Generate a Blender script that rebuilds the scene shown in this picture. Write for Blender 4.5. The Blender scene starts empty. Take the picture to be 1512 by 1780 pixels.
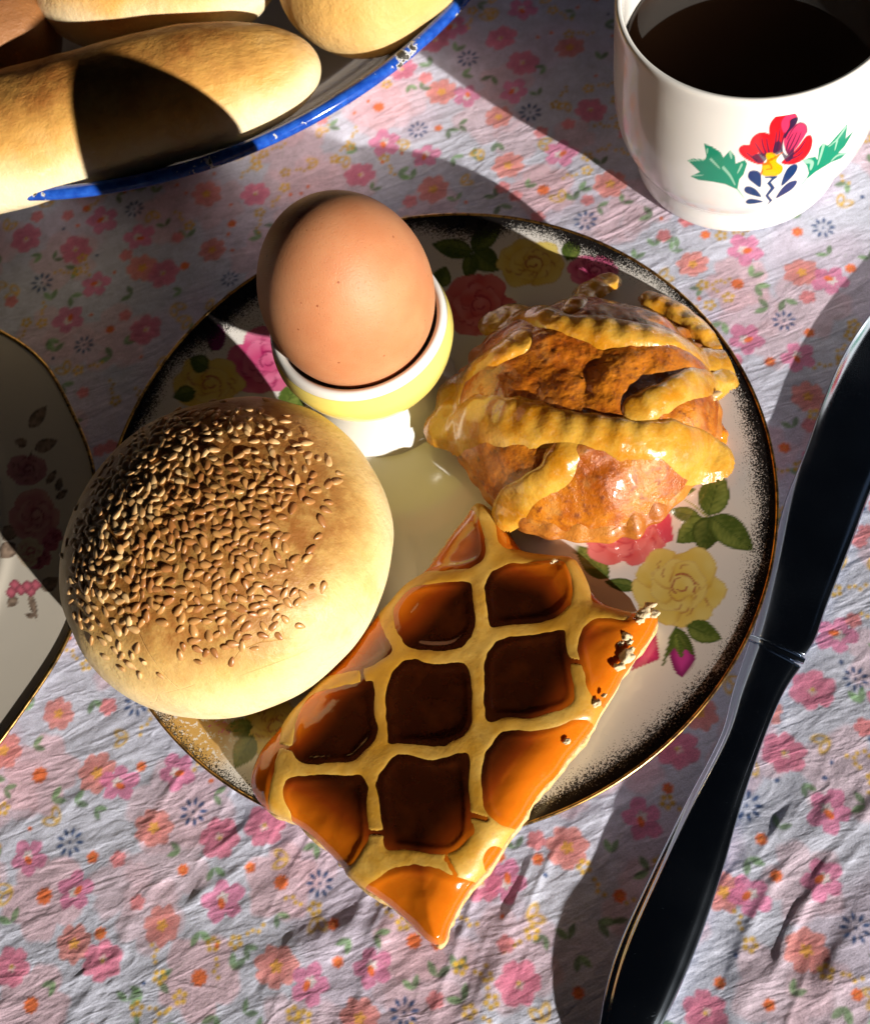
import bpy, math, random
import numpy as np
from mathutils import Matrix, Vector, noise as mnoise

# ------------------------------------------------------------------ camera, light, exposure
S = 0.01                                     # the code is written in centimetres
sc = bpy.context.scene
CAM_F, CAM_D, CAM_R, CAM_H = 2000.0, math.radians(64.779), math.radians(-20.078), 29.423
PW, PH = 1512.0, 1780.0
_F = np.array([0, math.cos(CAM_D), -math.sin(CAM_D)]); _R0 = np.array([1.0, 0, 0]); _U0 = np.cross(_R0, _F)
_R = math.cos(CAM_R)*_R0 + math.sin(CAM_R)*_U0
_U = -math.sin(CAM_R)*_R0 + math.cos(CAM_R)*_U0
CAM_O = np.array([0, 0, CAM_H])
cd = bpy.data.cameras.new('camera'); co = bpy.data.objects.new('camera', cd); sc.collection.objects.link(co)
cd.sensor_fit = 'HORIZONTAL'; cd.sensor_width = 36.0; cd.lens = CAM_F/PW*36.0
cd.clip_start = 0.01; cd.clip_end = 50
cd.dof.use_dof = True; cd.dof.focus_distance = 0.29; cd.dof.aperture_fstop = 22
m4 = Matrix.Identity(4)
for i in range(3):
    m4[i][0] = _R[i]; m4[i][1] = _U[i]; m4[i][2] = -_F[i]; m4[i][3] = CAM_O[i]*S
co.matrix_world = m4
sc.camera = co

SUN_AZ, SUN_EL = math.radians(293.5), math.radians(14.5)     # where the sun stands
world = bpy.data.worlds.new('World'); sc.world = world; world.use_nodes = True
bg = world.node_tree.nodes['Background']
bg.inputs[0].default_value = (0.62, 0.76, 1.0, 1); bg.inputs[1].default_value = 0.003
sl = bpy.data.lights.new('sun', 'SUN'); sl.energy = 5.0; sl.angle = math.radians(0.9); sl.color = (1.0, 0.92, 0.80)
so = bpy.data.objects.new('sun', sl); sc.collection.objects.link(so)
sd = Vector((math.cos(SUN_AZ)*math.cos(SUN_EL), math.sin(SUN_AZ)*math.cos(SUN_EL), math.sin(SUN_EL)))
so.rotation_euler = sd.to_track_quat('Z', 'Y').to_euler(); so.location = sd*2
wl = bpy.data.lights.new('window_light', 'AREA'); wl.shape = 'RECTANGLE'; wl.size = 1.1; wl.size_y = 1.3; wl.energy = 0.24; wl.color = (0.55, 0.72, 1.0)
wo = bpy.data.objects.new('window_light', wl); sc.collection.objects.link(wo); wo.location = (1.45, 0.55, 0.95)
wo.rotation_euler = (Vector((0.02, 0.15, 0))-wo.location).to_track_quat('-Z', 'Y').to_euler()
sc.view_settings.view_transform = 'Standard'; sc.view_settings.look = 'None'
sc.view_settings.exposure = 0.66; sc.view_settings.gamma = 1.0
sc.cycles.max_bounces = 8; sc.cycles.use_denoising = True

# ------------------------------------------------------------------ pixel <-> world
def un(u, v, z=0.0):
    d = _F + (u-PW/2)/CAM_F*_R - (v-PH/2)/CAM_F*_U
    return CAM_O + d*(z-CAM_H)/d[2]
def un2(pts, z): return np.array([un(u, v, z) for u, v in pts])
def pr(P):
    q = np.asarray(P, float) - CAM_O; w = q@_F
    return np.stack([PW/2 + CAM_F*(q@_R)/w, PH/2 - CAM_F*(q@_U)/w], -1)

# ------------------------------------------------------------------ numeric helpers
rng = np.random.default_rng(7); random.seed(7)
def sstep(a, b, x):
    t = np.clip((np.asarray(x, float)-a)/(b-a), 0, 1); return t*t*(3-2*t)
def _h(ix, iy, iz, seed):
    n = (ix*374761393 + iy*668265263 + iz*2147483647 + seed*1274126177) & 0xffffffff
    n = ((n ^ (n >> 13))*1274126177) & 0xffffffff
    return ((n ^ (n >> 16)) & 0xffff)/32767.5 - 1
def vn(x, y, z=0.0, seed=0):
    x, y, z = np.broadcast_arrays(np.asarray(x, float), np.asarray(y, float), np.asarray(z, float))
    fx, fy, fz = np.floor(x), np.floor(y), np.floor(z)
    ix, iy, iz = fx.astype(np.int64), fy.astype(np.int64), fz.astype(np.int64)
    tx, ty, tz = x-fx, y-fy, z-fz
    tx, ty, tz = [t*t*t*(t*(t*6-15)+10) for t in (tx, ty, tz)]
    def lay(k):
        a = _h(ix, iy, iz+k, seed)*(1-tx) + _h(ix+1, iy, iz+k, seed)*tx
        b = _h(ix, iy+1, iz+k, seed)*(1-tx) + _h(ix+1, iy+1, iz+k, seed)*tx
        return a*(1-ty) + b*ty
    if not np.any(tz): return lay(0)
    return lay(0)*(1-tz) + lay(1)*tz
def fbm(x, y, z=0.0, o=4, seed=0):
    s = 0; a = 1.0; t = 0
    for k in range(o):
        s = s + a*vn(x*2**k + 17.3*k, y*2**k - 9.1*k, z*2**k if np.ndim(z) else (z*2**k), seed+k); t += a; a *= 0.5
    return s/t
def dpoly(x, y, pts, closed=False):
    P = np.asarray(pts, float)
    if closed: P = np.vstack([P, P[:1]])
    best = np.full(np.shape(x), 1e9); par = np.zeros(np.shape(x)); acc = 0.0
    for a, b in zip(P[:-1], P[1:]):
        dx, dy = b-a; L2 = dx*dx+dy*dy+1e-12; L = math.sqrt(L2)
        s = np.clip(((x-a[0])*dx+(y-a[1])*dy)/L2, 0, 1)
        d = np.hypot(x-a[0]-s*dx, y-a[1]-s*dy)
        k = d < best; best = np.where(k, d, best); par = np.where(k, acc+s*L, par); acc += L
    return best, par
def inside(x, y, P):
    P = np.asarray(P, float); r = np.zeros(np.shape(x), bool)
    for a, b in zip(P, np.roll(P, -1, 0)):
        c = ((a[1] > y) != (b[1] > y)) & (x < (b[0]-a[0])*(y-a[1])/(b[1]-a[1]+1e-12)+a[0]); r ^= c
    return r
def crom(P, n=6, closed=False):
    P = np.asarray(P, float); N = len(P); out = []
    rg = range(N) if closed else range(N-1)
    for i in rg:
        if closed: p0, p1, p2, p3 = P[i-1], P[i], P[(i+1) % N], P[(i+2) % N]
        else: p0, p1, p2, p3 = P[max(i-1, 0)], P[i], P[i+1], P[min(i+2, N-1)]
        for k in range(n):
            t = k/n
            out.append(0.5*((2*p1)+(-p0+p2)*t+(2*p0-5*p1+4*p2-p3)*t*t+(-p0+3*p1-3*p2+p3)*t**3))
    if not closed: out.append(P[-1])
    return np.array(out)

# ------------------------------------------------------------------ scene helpers
def props(o, label=None, cat=None, group=None, kind=None):
    if label: o['label'] = label
    if cat: o['category'] = cat
    if group: o['group'] = group
    if kind: o['kind'] = kind
    return o
def thing(name, loc, label, cat, group=None):
    o = bpy.data.objects.new(name, None); sc.collection.objects.link(o)
    o.location = Vector(loc)*S; o.empty_display_size = 0.01
    return props(o, label, cat, group)
def mesh(name, V, faces):
    V = np.ascontiguousarray(V, np.float32); me = bpy.data.meshes.new(name)
    if isinstance(faces, list): lens = np.array([len(f) for f in faces]); flat = np.array([i for f in faces for i in f], np.int32)
    else: faces = np.asarray(faces, np.int32); lens = np.full(len(faces), faces.shape[1]); flat = faces.ravel()
    me.vertices.add(len(V)); me.vertices.foreach_set('co', V.ravel())
    me.loops.add(len(flat)); me.loops.foreach_set('vertex_index', flat.astype(np.int32))
    me.polygons.add(len(lens))
    st = np.concatenate([[0], np.cumsum(lens)[:-1]]).astype(np.int32)
    me.polygons.foreach_set('loop_start', st); me.polygons.foreach_set('loop_total', lens.astype(np.int32))
    me.polygons.foreach_set('use_smooth', np.ones(len(lens), bool))
    me.update(calc_edges=True); me.validate()
    return me
def part(name, V, faces, mat, parent=None, loc=None, col=None, smooth=True):
    """V in world centimetres; the object's origin is the parent's, or loc"""
    V = np.asarray(V, float)
    o0 = np.array(parent.location)/S if parent is not None else np.array(loc if loc is not None else (0, 0, 0), float)
    me = mesh(name, (V-o0)*S, faces)
    if not smooth: me.polygons.foreach_set('use_smooth', np.zeros(len(me.polygons), bool))
    if col is not None:
        a = me.color_attributes.new('Col', 'FLOAT_COLOR', 'POINT')
        a.data.foreach_set('color', np.hstack([col, np.ones((len(col), 1))]).astype(np.float32).ravel())
    me.materials.append(mat)
    o = bpy.data.objects.new(name, me); sc.collection.objects.link(o)
    if parent is not None: o.parent = parent
    else: o.location = Vector(o0)*S
    return o
def grid_faces(nu, nv, wu=False, wv=False):
    i = np.arange(nu if wu else nu-1); j = np.arange(nv if wv else nv-1)
    I, J = np.meshgrid(i, j, indexing='ij'); I2, J2 = (I+1) % nu, (J+1) % nv
    return np.stack([I*nv+J, I2*nv+J, I2*nv+J2, I*nv+J2], -1).reshape(-1, 4)
def lathe(prof, n, c=(0, 0), th=None):
    prof = np.asarray(prof, float)
    th = np.linspace(0, 2*math.pi, n, endpoint=False) if th is None else th
    r, z = prof[:, 0][None], prof[:, 1][None]
    x = c[0]+r*np.cos(th)[:, None]; y = c[1]+r*np.sin(th)[:, None]
    V = np.stack([x, y, z+0*x], -1).reshape(-1, 3)
    return V, grid_faces(len(th), prof.shape[0], wu=True)
def tube(P, rad, n=10, flat=1.0, closed=False):
    P = np.asarray(P, float); N = len(P); rad = np.broadcast_to(rad, (N,))
    T = np.roll(P, -1, 0)-np.roll(P, 1, 0) if closed else np.gradient(P, axis=0)
    T /= np.linalg.norm(T, axis=1)[:, None]+1e-9
    up = np.array([0, 0, 1.0]); Sd = np.cross(T, up); Sd /= np.linalg.norm(Sd, axis=1)[:, None]+1e-9; Up = np.cross(Sd, T)
    a = np.linspace(0, 2*math.pi, n, endpoint=False)
    V = P[:, None]+rad[:, None, None]*(np.cos(a)[None, :, None]*Sd[:, None]+flat*np.sin(a)[None, :, None]*Up[:, None])
    return V.reshape(-1, 3), grid_faces(N, n, wu=closed, wv=True)

# ------------------------------------------------------------------ material helpers
class M:
    def __init__(s, name):
        s.m = bpy.data.materials.new(name); s.m.use_nodes = True; s.t = s.m.node_tree
        s.b = s.t.nodes['Principled BSDF']; s.tc = None
    def n(s, ty, **k):
        q = s.t.nodes.new(ty)
        for a, v in k.items(): setattr(q, a, v)
        return q
    def link(s, a, b): s.t.links.new(a, b)
    def put(s, sock, v):
        if isinstance(v, bpy.types.NodeSocket): s.link(v, sock)
        elif isinstance(v, (tuple, list)) and len(v) == 3 and sock.type == 'RGBA': sock.default_value = (*v, 1)
        else: sock.default_value = v
    def set(s, **k):
        names = dict(col='Base Color', rough='Roughness', metal='Metallic', coat='Coat Weight', coatr='Coat Roughness',
                     sss='Subsurface Weight', sssr='Subsurface Radius', ssss='Subsurface Scale', spec='Specular IOR Level', ior='IOR',
                     sheen='Sheen Weight', nor='Normal', trans='Transmission Weight', aniso='Anisotropic')
        for a, v in k.items(): s.put(s.b.inputs[names[a]], v)
        return s
    def co(s):                                     # object coordinates in centimetres
        if s.tc is None:
            t = s.n('ShaderNodeTexCoord'); v = s.n('ShaderNodeVectorMath', operation='SCALE')
            s.link(t.outputs['Object'], v.inputs[0]); v.inputs['Scale'].default_value = 100; s.tc = v.outputs[0]
        return s.tc
    def vmul(s, v, k):
        q = s.n('ShaderNodeVectorMath', operation='MULTIPLY'); s.put(q.inputs[0], v); q.inputs[1].default_value = k; return q.outputs[0]
    def noise(s, scale, detail=4, rough=0.55, vec=None, dist=0.0):
        q = s.n('ShaderNodeTexNoise'); s.link(vec if vec is not None else s.co(), q.inputs['Vector'])
        q.inputs['Scale'].default_value = scale; q.inputs['Detail'].default_value = detail
        q.inputs['Roughness'].default_value = rough; q.inputs['Distortion'].default_value = dist
        return q.outputs['Fac']
    def voro(s, scale, out='Distance', feat='F1', vec=None, rnd=1.0):
        q = s.n('ShaderNodeTexVoronoi', feature=feat); s.link(vec if vec is not None else s.co(), q.inputs['Vector'])
        q.inputs['Scale'].default_value = scale; q.inputs['Randomness'].default_value = rnd; return q.outputs[out]
    def ramp(s, v, a, b, lo=0.0, hi=1.0):
        q = s.n('ShaderNodeMapRange', interpolation_type='SMOOTHSTEP'); s.link(v, q.inputs['Value'])
        for k, x in zip(('From Min', 'From Max', 'To Min', 'To Max'), (a, b, lo, hi)): q.inputs[k].default_value = x
        return q.outputs['Result']
    def math(s, op, a, b=0.0, c=None):
        q = s.n('ShaderNodeMath', operation=op); s.put(q.inputs[0], a); s.put(q.inputs[1], b)
        if c is not None: s.put(q.inputs[2], c)
        return q.outputs[0]
    def mix(s, f, a, b, mode='MIX'):
        q = s.n('ShaderNodeMix', data_type='RGBA', blend_type=mode); s.put(q.inputs['Factor'], f)
        s.put(q.inputs['A'] if 0 else q.inputs[6], a); s.put(q.inputs[7], b); return q.outputs[2]
    def attr(s, name='Col'):
        q = s.n('ShaderNodeVertexColor'); q.layer_name = name; return q.outputs['Color']
    def sep(s, v):
        q = s.n('ShaderNodeSeparateXYZ'); s.link(v, q.inputs[0]); return q.outputs
    def bump(s, h, strength=0.3, dist=0.05, nor=None):      # dist in centimetres
        q = s.n('ShaderNodeBump'); q.inputs['Strength'].default_value = strength; q.inputs['Distance'].default_value = dist*S
        s.link(h, q.inputs['Height'])
        if nor is not None: s.link(nor, q.inputs['Normal'])
        s.link(q.outputs[0], s.b.inputs['Normal']); return q.outputs[0]
SSR = (1.0, 0.45, 0.2)

# ------------------------------------------------------------------ print painter (colour attribute on dense meshes)
def paint(P, col, poly, c, aa=1.3, alpha=1.0, sel=None):
    poly = np.asarray(poly, float); lo = poly.min(0)-aa; hi = poly.max(0)+aa
    k = np.nonzero((P[:, 0] > lo[0]) & (P[:, 0] < hi[0]) & (P[:, 1] > lo[1]) & (P[:, 1] < hi[1]))[0]
    if not len(k): return
    x, y = P[k, 0], P[k, 1]; d, _ = dpoly(x, y, poly, True); d = np.where(inside(x, y, poly), d, -d)
    a = np.clip(d/aa+0.5, 0, 1)*alpha
    cc = c(x, y, d) if callable(c) else np.asarray(c, float)[None]
    col[k] = col[k]*(1-a[:, None])+cc*a[:, None]
def stroke(P, col, pts, w, c, aa=1.3, alpha=1.0, taper=True):
    pts = crom(pts, 5); lo = pts.min(0)-w-aa; hi = pts.max(0)+w+aa
    k = np.nonzero((P[:, 0] > lo[0]) & (P[:, 0] < hi[0]) & (P[:, 1] > lo[1]) & (P[:, 1] < hi[1]))[0]
    if not len(k): return
    d, s = dpoly(P[k, 0], P[k, 1], pts)
    L = np.linalg.norm(np.diff(pts, axis=0), axis=1).sum()
    ww = w*(np.sqrt(np.clip(1-s/L, 0, 1))*0.75+0.25) if taper else w
    a = np.clip((ww-d)/aa+0.5, 0, 1)*alpha
    col[k] = col[k]*(1-a[:, None])+np.asarray(c, float)[None]*a[:, None]
def leaf_print(P, col, tip, base, w, dark=0.0, aa=1.3):
    tip, base = np.array(tip, float), np.array(base, float); ax = tip-base; L = np.linalg.norm(ax); ax /= L; nx = np.array([-ax[1], ax[0]])
    t = np.linspace(0, 1, 9); wid = w*0.5*np.sin(math.pi*t**0.8)**0.85
    o = np.vstack([base+ax*L*t[:, None]+nx*wid[:, None], (base+ax*L*t[:, None]-nx*wid[:, None])[::-1]])
    g1, g2 = np.array([0.10, 0.16, 0.03])*(1-dark), np.array([0.30, 0.38, 0.09])*(1-0.8*dark)
    def c(x, y, d):
        sd = (x-base[0])*nx[0]+(y-base[1])*nx[1]; al = (x-base[0])*ax[0]+(y-base[1])*ax[1]
        k = np.clip(0.5+sd/(0.5*w), 0, 1)*0.7+0.22*vn(al*0.25, sd*0.05, 0, 3)+0.12*np.sin((al-abs(sd))*0.55)
        k = np.clip(k*sstep(0, 7, d)+0.0, 0, 1)[:, None]
        return g1*(1-k)+g2*k
    paint(P, col, o, c, aa)
    stroke(P, col, [base, base+ax*L*0.5, base+ax*L*0.95], 1.4, (0.05, 0.09, 0.02), aa, 0.7)
    for s in (-1, 1):
        for q in (0.25, 0.45, 0.65):
            b = base+ax*L*q; stroke(P, col, [b, b+ax*L*0.10+nx*s*w*0.16, b+ax*L*0.16+nx*s*w*0.3], 1.0, (0.07, 0.12, 0.025), aa, 0.5)
def rose_print(P, col, c, rx, ry, base, light, dark, seed, aa=1.3):
    r = np.random.default_rng(seed); base, light, dark = map(np.array, (base, light, dark)); c = np.array(c, float)
    def petal(pc, a, b, ang, shade):
        t = np.linspace(0, 2*math.pi, 22, endpoint=False); wob = 1+0.09*np.sin(3*t+r.uniform(0, 6))+0.06*np.sin(5*t+r.uniform(0, 6))
        e = np.stack([a*np.cos(t)*wob, b*np.sin(t)*wob], -1)
        R = np.array([[math.cos(ang), -math.sin(ang)], [math.sin(ang), math.cos(ang)]]); poly = e@R.T*np.array([1, ry/rx])+pc
        dr = np.array([math.cos(ang), math.sin(ang)]); mm = min(a, b)
        def cc(x, y, d):
            al = ((x-pc[0])*dr[0]+(y-pc[1])*dr[1])/a
            k = np.clip(0.5+0.5*al+0.25*vn(x*0.06, y*0.06, 0, seed)+shade, 0, 1)[:, None]
            q = base*(1-k)+light*k
            e2 = (sstep(0.0, 0.10*mm, d)*(1-sstep(0.10*mm, 0.22*mm, d))*np.clip(-al+0.2, 0, 1))[:, None]*0.55
            rim = (1-sstep(0, 0.05*mm+1.5, d))[:, None]*0.45
            q = q*(1-rim)+(light*0.4+dark*0.6)*rim
            return q*(1-e2)+dark*e2
        paint(P, col, poly, cc, aa)
    for k in range(6):
        a = k*math.pi/3+r.uniform(-0.3, 0.3); petal(c+np.array([math.cos(a)*rx, math.sin(a)*ry])*0.55, rx*0.46, rx*0.52, a, -0.05)
    for k in range(5):
        a = k*math.pi*2/5+r.uniform(-0.3, 0.3)+0.5; petal(c+np.array([math.cos(a)*rx, math.sin(a)*ry])*0.28, rx*0.36, rx*0.42, a, 0.0)
    petal(c+np.array([rx*0.06, ry*0.05]), rx*0.32, rx*0.28, -1.0, 0.1)
    for q in range(3):
        t = np.linspace(0.3+q*2, 2.6+q*2.1, 8); rr = rx*(0.12+0.085*q)
        stroke(P, col, np.stack([c[0]+rx*0.06+rr*np.cos(t), c[1]+rr*np.sin(t)*ry/rx], -1), 2.0, dark, aa, 0.8)
    for q in range(9):
        a = r.uniform(0, 6.28); r0 = rx*r.uniform(0.3, 0.7); p0 = c+np.array([math.cos(a), math.sin(a)*ry/rx])*r0
        stroke(P, col, [p0, p0+np.array([math.cos(a+0.7), math.sin(a+0.7)])*rx*0.09, p0+np.array([math.cos(a+1.2), math.sin(a+1.2)])*rx*0.19], 1.8, dark, aa, 0.55)

# ================================================================== SETTING: table and cloth
PLATE_C, PLATE_R = np.array([-0.043, 13.844]), 9.206
SAUCER_C, SAUCER_R = np.array([-17.92, 18.75]), 9.04
MUG_C = np.array([12.70, 21.92]); DISH_C, DISH_R = np.array([-2.25, 40.23]), 14.7
wood = M('table_wood'); wv = wood.noise(0.6, 5, 0.6, wood.vmul(wood.co(), (0.15, 2.0, 1)))
wood.set(col=wood.mix(wv, (0.10, 0.05, 0.025), (0.22, 0.12, 0.06)), rough=0.5)
tx0, tx1, ty0, ty1 = -62, 62, -34, 92
bv = np.array([(x, y, z) for z in (-3.0, -0.12) for x, y in ((tx0, ty0), (tx1, ty0), (tx1, ty1), (tx0, ty1))], float)
props(part('table_top', bv, [(3, 2, 1, 0), (4, 5, 6, 7), (0, 1, 5, 4), (1, 2, 6, 5), (2, 3, 7, 6), (3, 0, 4, 7)], wood.m, None, (0, 28, -3), smooth=False), kind='structure')

CA, SA = math.cos(CAM_R), math.sin(CAM_R)      # cloth grid axes run with the picture: a across, b away
def ab2xy(a, b): return a*CA - b*SA, a*SA + b*CA
def axis(f0, f1, fine, c0, c1):
    mid = [f0]
    while mid[-1] < f1: mid.append(mid[-1]+fine(mid[-1]))
    lo, st = [f0], 0.15
    while lo[-1] > c0: lo.append(lo[-1]-st); st *= 1.35
    hi, st = [mid[-1]], 0.15
    while hi[-1] < c1: hi.append(hi[-1]+st); st *= 1.35
    return np.array(lo[:0:-1]+mid+hi[1:])
A_ = axis(-21.5, 10.2, lambda v: 0.05, -45, 45)
B_ = axis(-2.0, 35.0, lambda v: 0.038+0.0012*max(v, 0), -28, 75)
NA, NB = len(A_), len(B_)
GA, GB = np.meshgrid(A_, B_, indexing='ij')
CX, CY = ab2xy(GA, GB); CX, CY = CX.ravel(), CY.ravel()

def cloth_height(x, y):
    wx, wy = x+0.8*vn(x*0.22, y*0.22, 0, 11), y+0.8*vn(x*0.22, y*0.22, 0, 12)
    a, b = x*CA+y*SA, -x*SA+y*CA
    near = 0.42+0.58*(1-sstep(5, 12, b)); near = near*(1-0.25*sstep(1, 5, a))
    h = 0.10*fbm(x*0.13, y*0.13, 0, 2, 21)
    l, c = 0.73*wx+0.69*wy, 0.69*wx-0.73*wy
    l2, c2 = 0.97*wx+0.25*wy, 0.25*wx-0.97*wy
    pm = 0.55+0.45*vn(x*0.2, y*0.2, 0, 37)
    for cs_, ls_, am, pw_, sd in ((0.55, 0.16, 0.070, 2, 31), (1.15, 0.26, 0.060, 2, 32), (2.6, 0.55, 0.028, 2, 33)):
        h = h+near*1.5*pm*am*(1.17-np.sqrt(vn(c*cs_, l*ls_, 0, sd)**2+0.03))**pw_
    for cs_, ls_, am, pw_, sd in ((0.8, 0.3, 0.045, 4, 41), (2.1, 0.7, 0.030, 3, 42)):
        h = h+near*1.4*(1.1-pm)*am*(1.17-np.sqrt(vn(c2*cs_, l2*ls_, 0, sd)**2+0.03))**min(pw_, 2)
    h = h+0.010*near*fbm(x*2.6, y*2.6, 0, 3, 34)
    for pts, amp, w in FOLDS:
        P = un2(pts, 0)[:, :2]; d, s = dpoly(x, y, crom(P, 5)); L = np.linalg.norm(np.diff(P, axis=0), axis=1).sum()
        h = h+amp*0.30*np.exp(-(d/w)**2)*(0.3+0.7*np.sin(math.pi*np.clip(s/L, 0, 1)))
    return h
FOLDS = [([(355, 1460), (345, 1520), (353, 1590), (333, 1640), (300, 1720)], 0.16, 0.28),
         ([(240, 1590), (215, 1640), (205, 1700)], 0.14, 0.25), ([(0, 1380), (100, 1384), (200, 1400)], 0.10, 0.25),
         ([(500, 1680), (570, 1622), (660, 1612)], 0.26, 0.35), ([(560, 1650), (480, 1720), (430, 1780)], 0.15, 0.35),
         ([(700, 1690), (800, 1650), (880, 1560)], 0.12, 0.5), ([(800, 1780), (860, 1700), (920, 1670)], 0.20, 0.4),
         ([(1270, 1460), (1380, 1440), (1500, 1400)], 0.15, 0.45), ([(1290, 1730), (1400, 1712), (1520, 1725)], 0.22, 0.5),
         ([(1350, 1220), (1440, 1240), (1520, 1250)], 0.14, 0.4), ([(1480, 1090), (1440, 1180), (1460, 1260)], 0.15, 0.6),
         ([(1240, 560), (1300, 520), (1330, 470)], 0.13, 0.5), ([(1300, 620), (1340, 570), (1370, 540)], 0.15, 0.35),
         ([(1380, 560), (1420, 500), (1460, 400)], 0.12, 0.4), ([(905, 330), (935, 312), (960, 300)], 0.06, 0.2),
         ([(0, 455), (140, 462), (300, 455), (420, 440)], 0.10, 0.5), ([(200, 520), (330, 480), (440, 400)], 0.08, 0.5)]
CZ = cloth_height(CX, CY)
CZ -= 0.12
def flat_under(z, c, r, soft, h):
    d = np.hypot(CX-c[0], CY-c[1]); k = sstep(r, r+soft, d); return h*(1-k)+z*k
CZ = np.where(CZ < -0.02, -0.02+0.3*(CZ+0.02), CZ); CZ = np.clip(CZ, -0.09, 0.5)
CZ = flat_under(CZ, PLATE_C, 6.2, 2.2, 0.02); CZ = flat_under(CZ, SAUCER_C, 5.6, 2.0, 0.02)
CZ = flat_under(CZ, MUG_C, 3.2, 1.2, 0.02); CZ = flat_under(CZ, DISH_C, 12.2, 2.0, 0.02)

# the printed flowers
CC = np.tile(np.array([[0.60, 0.635, 0.80]]), (len(CX), 1))
tint = sstep(0.05, 0.5, fbm(CX*0.35, CY*0.35, 0, 2, 51))[:, None]
CC = CC*(1-0.45*tint)+np.array([0.68, 0.53, 0.72])*0.45*tint
CC3 = CC.reshape(NA, NB, 3); X3, Y3 = CX.reshape(NA, NB), CY.reshape(NA, NB)
prn = np.random.default_rng(5)
def stamp(x, y, R, fn):
    """fn(u, v) -> list of (alpha, colour) for local coordinates in cm"""
    a, b = x*CA+y*SA, -x*SA+y*CA
    i0, i1 = np.searchsorted(A_, [a-R, a+R]); j0, j1 = np.searchsorted(B_, [b-R, b+R])
    if i1-i0 < 2 or j1-j0 < 2: return
    ph = prn.uniform(0, 6.28); dx, dy = X3[i0:i1, j0:j1]-x, Y3[i0:i1, j0:j1]-y
    u, v = dx*math.cos(ph)+dy*math.sin(ph), -dx*math.sin(ph)+dy*math.cos(ph)
    C = CC3[i0:i1, j0:j1]
    for al, c in fn(u, v):
        al = np.clip(al, 0, 1)[..., None]*0.95; C[:] = C*(1-al)+np.array(c)*al
E = 0.06
def edge(d): return np.clip(d/E+0.5, 0, 1)
def lobed(u, v, R, n, depth, wob=0.0):
    r, t = np.hypot(u, v), np.arctan2(v, u); return R*(1+depth*(2.4*np.abs(np.cos(n*t/2))**0.75-1.7)+wob*np.sin(2*t+1)+0.03*np.sin(9*t+wob*40)+0.025*np.sin(13*t)) - r
def jit(c, s=0.12): return tuple(np.clip(np.array(c)*(1+prn.uniform(-s, s)), 0, 1))
PINK, CORAL, MAG, ORG, YEL, GRN, BLU = (0.74, 0.20, 0.34), (0.78, 0.27, 0.25), (0.72, 0.21, 0.42), (0.82, 0.17, 0.03), (0.70, 0.44, 0.05), (0.12, 0.23, 0.10), (0.035, 0.085, 0.24)
def f_pink(s):
    c = jit(PINK); w = prn.uniform(-0.08, 0.08)
    return lambda u, v: [(edge(lobed(u, v, 0.80*s, 6, 0.10, w))*0.9, c), (edge(lobed(u, v, 0.56*s, 6, 0.16))*0.25, (0.62, 0.12, 0.25)), (edge(lobed(u+.05, v, 0.15*s, 4, 0.3))*0.85, (0.78, 0.6, 0.62)), (edge(0.05-np.hypot(u, v)), YEL)]
def f_coral(s):
    c = jit(CORAL); w = prn.uniform(-0.08, 0.08)
    return lambda u, v: [(edge(lobed(u, v, 0.82*s, 7, 0.10, w))*0.9, c), (edge(lobed(u, v, 0.5*s, 7, 0.2))*0.22, (0.62, 0.14, 0.14)), (edge(lobed(u, v, 0.23*s, 5, 0.25)), (0.76, 0.38, 0.08))]
def f_mag(s):
    c = jit(MAG); w = prn.uniform(-0.12, 0.12)
    return lambda u, v: [(edge(lobed(u, v, 0.80*s, 5, 0.19, w))*0.9, c), (edge(lobed(u-.12*s, v, 0.22*s, 5, 0.25)), (0.76, 0.70, 0.74)), (edge(0.24*s-np.hypot((u+.05)*1.0, (v-.06)*1.7)), ORG)]
def f_pale(s): return lambda u, v: [(np.clip(lobed(u, v, 1.5*s, 5, 0.12)/0.12+0.5, 0, 1)*0.75, (0.76, 0.50, 0.60)), (edge(lobed(u, v, 0.30*s, 9, 0.10)), ORG)]
def f_soft(s): return lambda u, v: [(np.clip(lobed(u, v, 1.1*s, 5, 0.15)/0.15+0.5, 0, 1)*0.65, (0.74, 0.54, 0.66))]
def f_blue(s):
    def f(u, v):
        r, t = np.hypot(u, v), np.arctan2(v, u); k = np.round(t/(2*math.pi/9))*(2*math.pi/9)
        pu, pv = r*np.cos(t-k), r*np.sin(t-k)
        return [(edge(0.105*s-np.hypot((pu-0.36*s)*0.75, pv*1.5)), BLU), (edge(0.06*s-r), BLU)]
    return f
def f_orange(s):
    n = int(prn.integers(5, 9)); c = jit(ORG, 0.15); return lambda u, v: [(edge(lobed(u, v, 0.28*s, n, 0.10)), c), (edge(0.05*s-np.hypot(u, v))*0.7, (0.75, 0.35, 0.1))]
def f_leaf(s):
    g = jit(GRN, 0.3); q = prn.uniform(0.9, 1.6)
    def f(u, v):
        o = []
        for sg in (-1, 1):
            a = sg*q*0.5; p, w = (u+0.05)*math.cos(a)+v*math.sin(a), -(u+0.05)*math.sin(a)+v*math.cos(a)
            o.append((edge(0.13*s*np.sin(math.pi*np.clip(p/(0.5*s), 0, 1))**0.7-np.abs(w)-0.02)*0.9, g if sg < 0 else tuple(np.array(g)*1.5)))
        return o
    return f
def f_dots(s):
    k = [(i*0.17*s-0.45, 0.10*math.sin(i*1.7)+0.02*i*i, 0.055) for i in range(4)]+[(0.32+0.13*math.cos(j*1.26), 0.2+0.13*math.sin(j*1.26), 0.07) for j in range(5)]
    c = jit(YEL, 0.15); return lambda u, v: [(edge(max_d(u, v, k)), c)]
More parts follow.
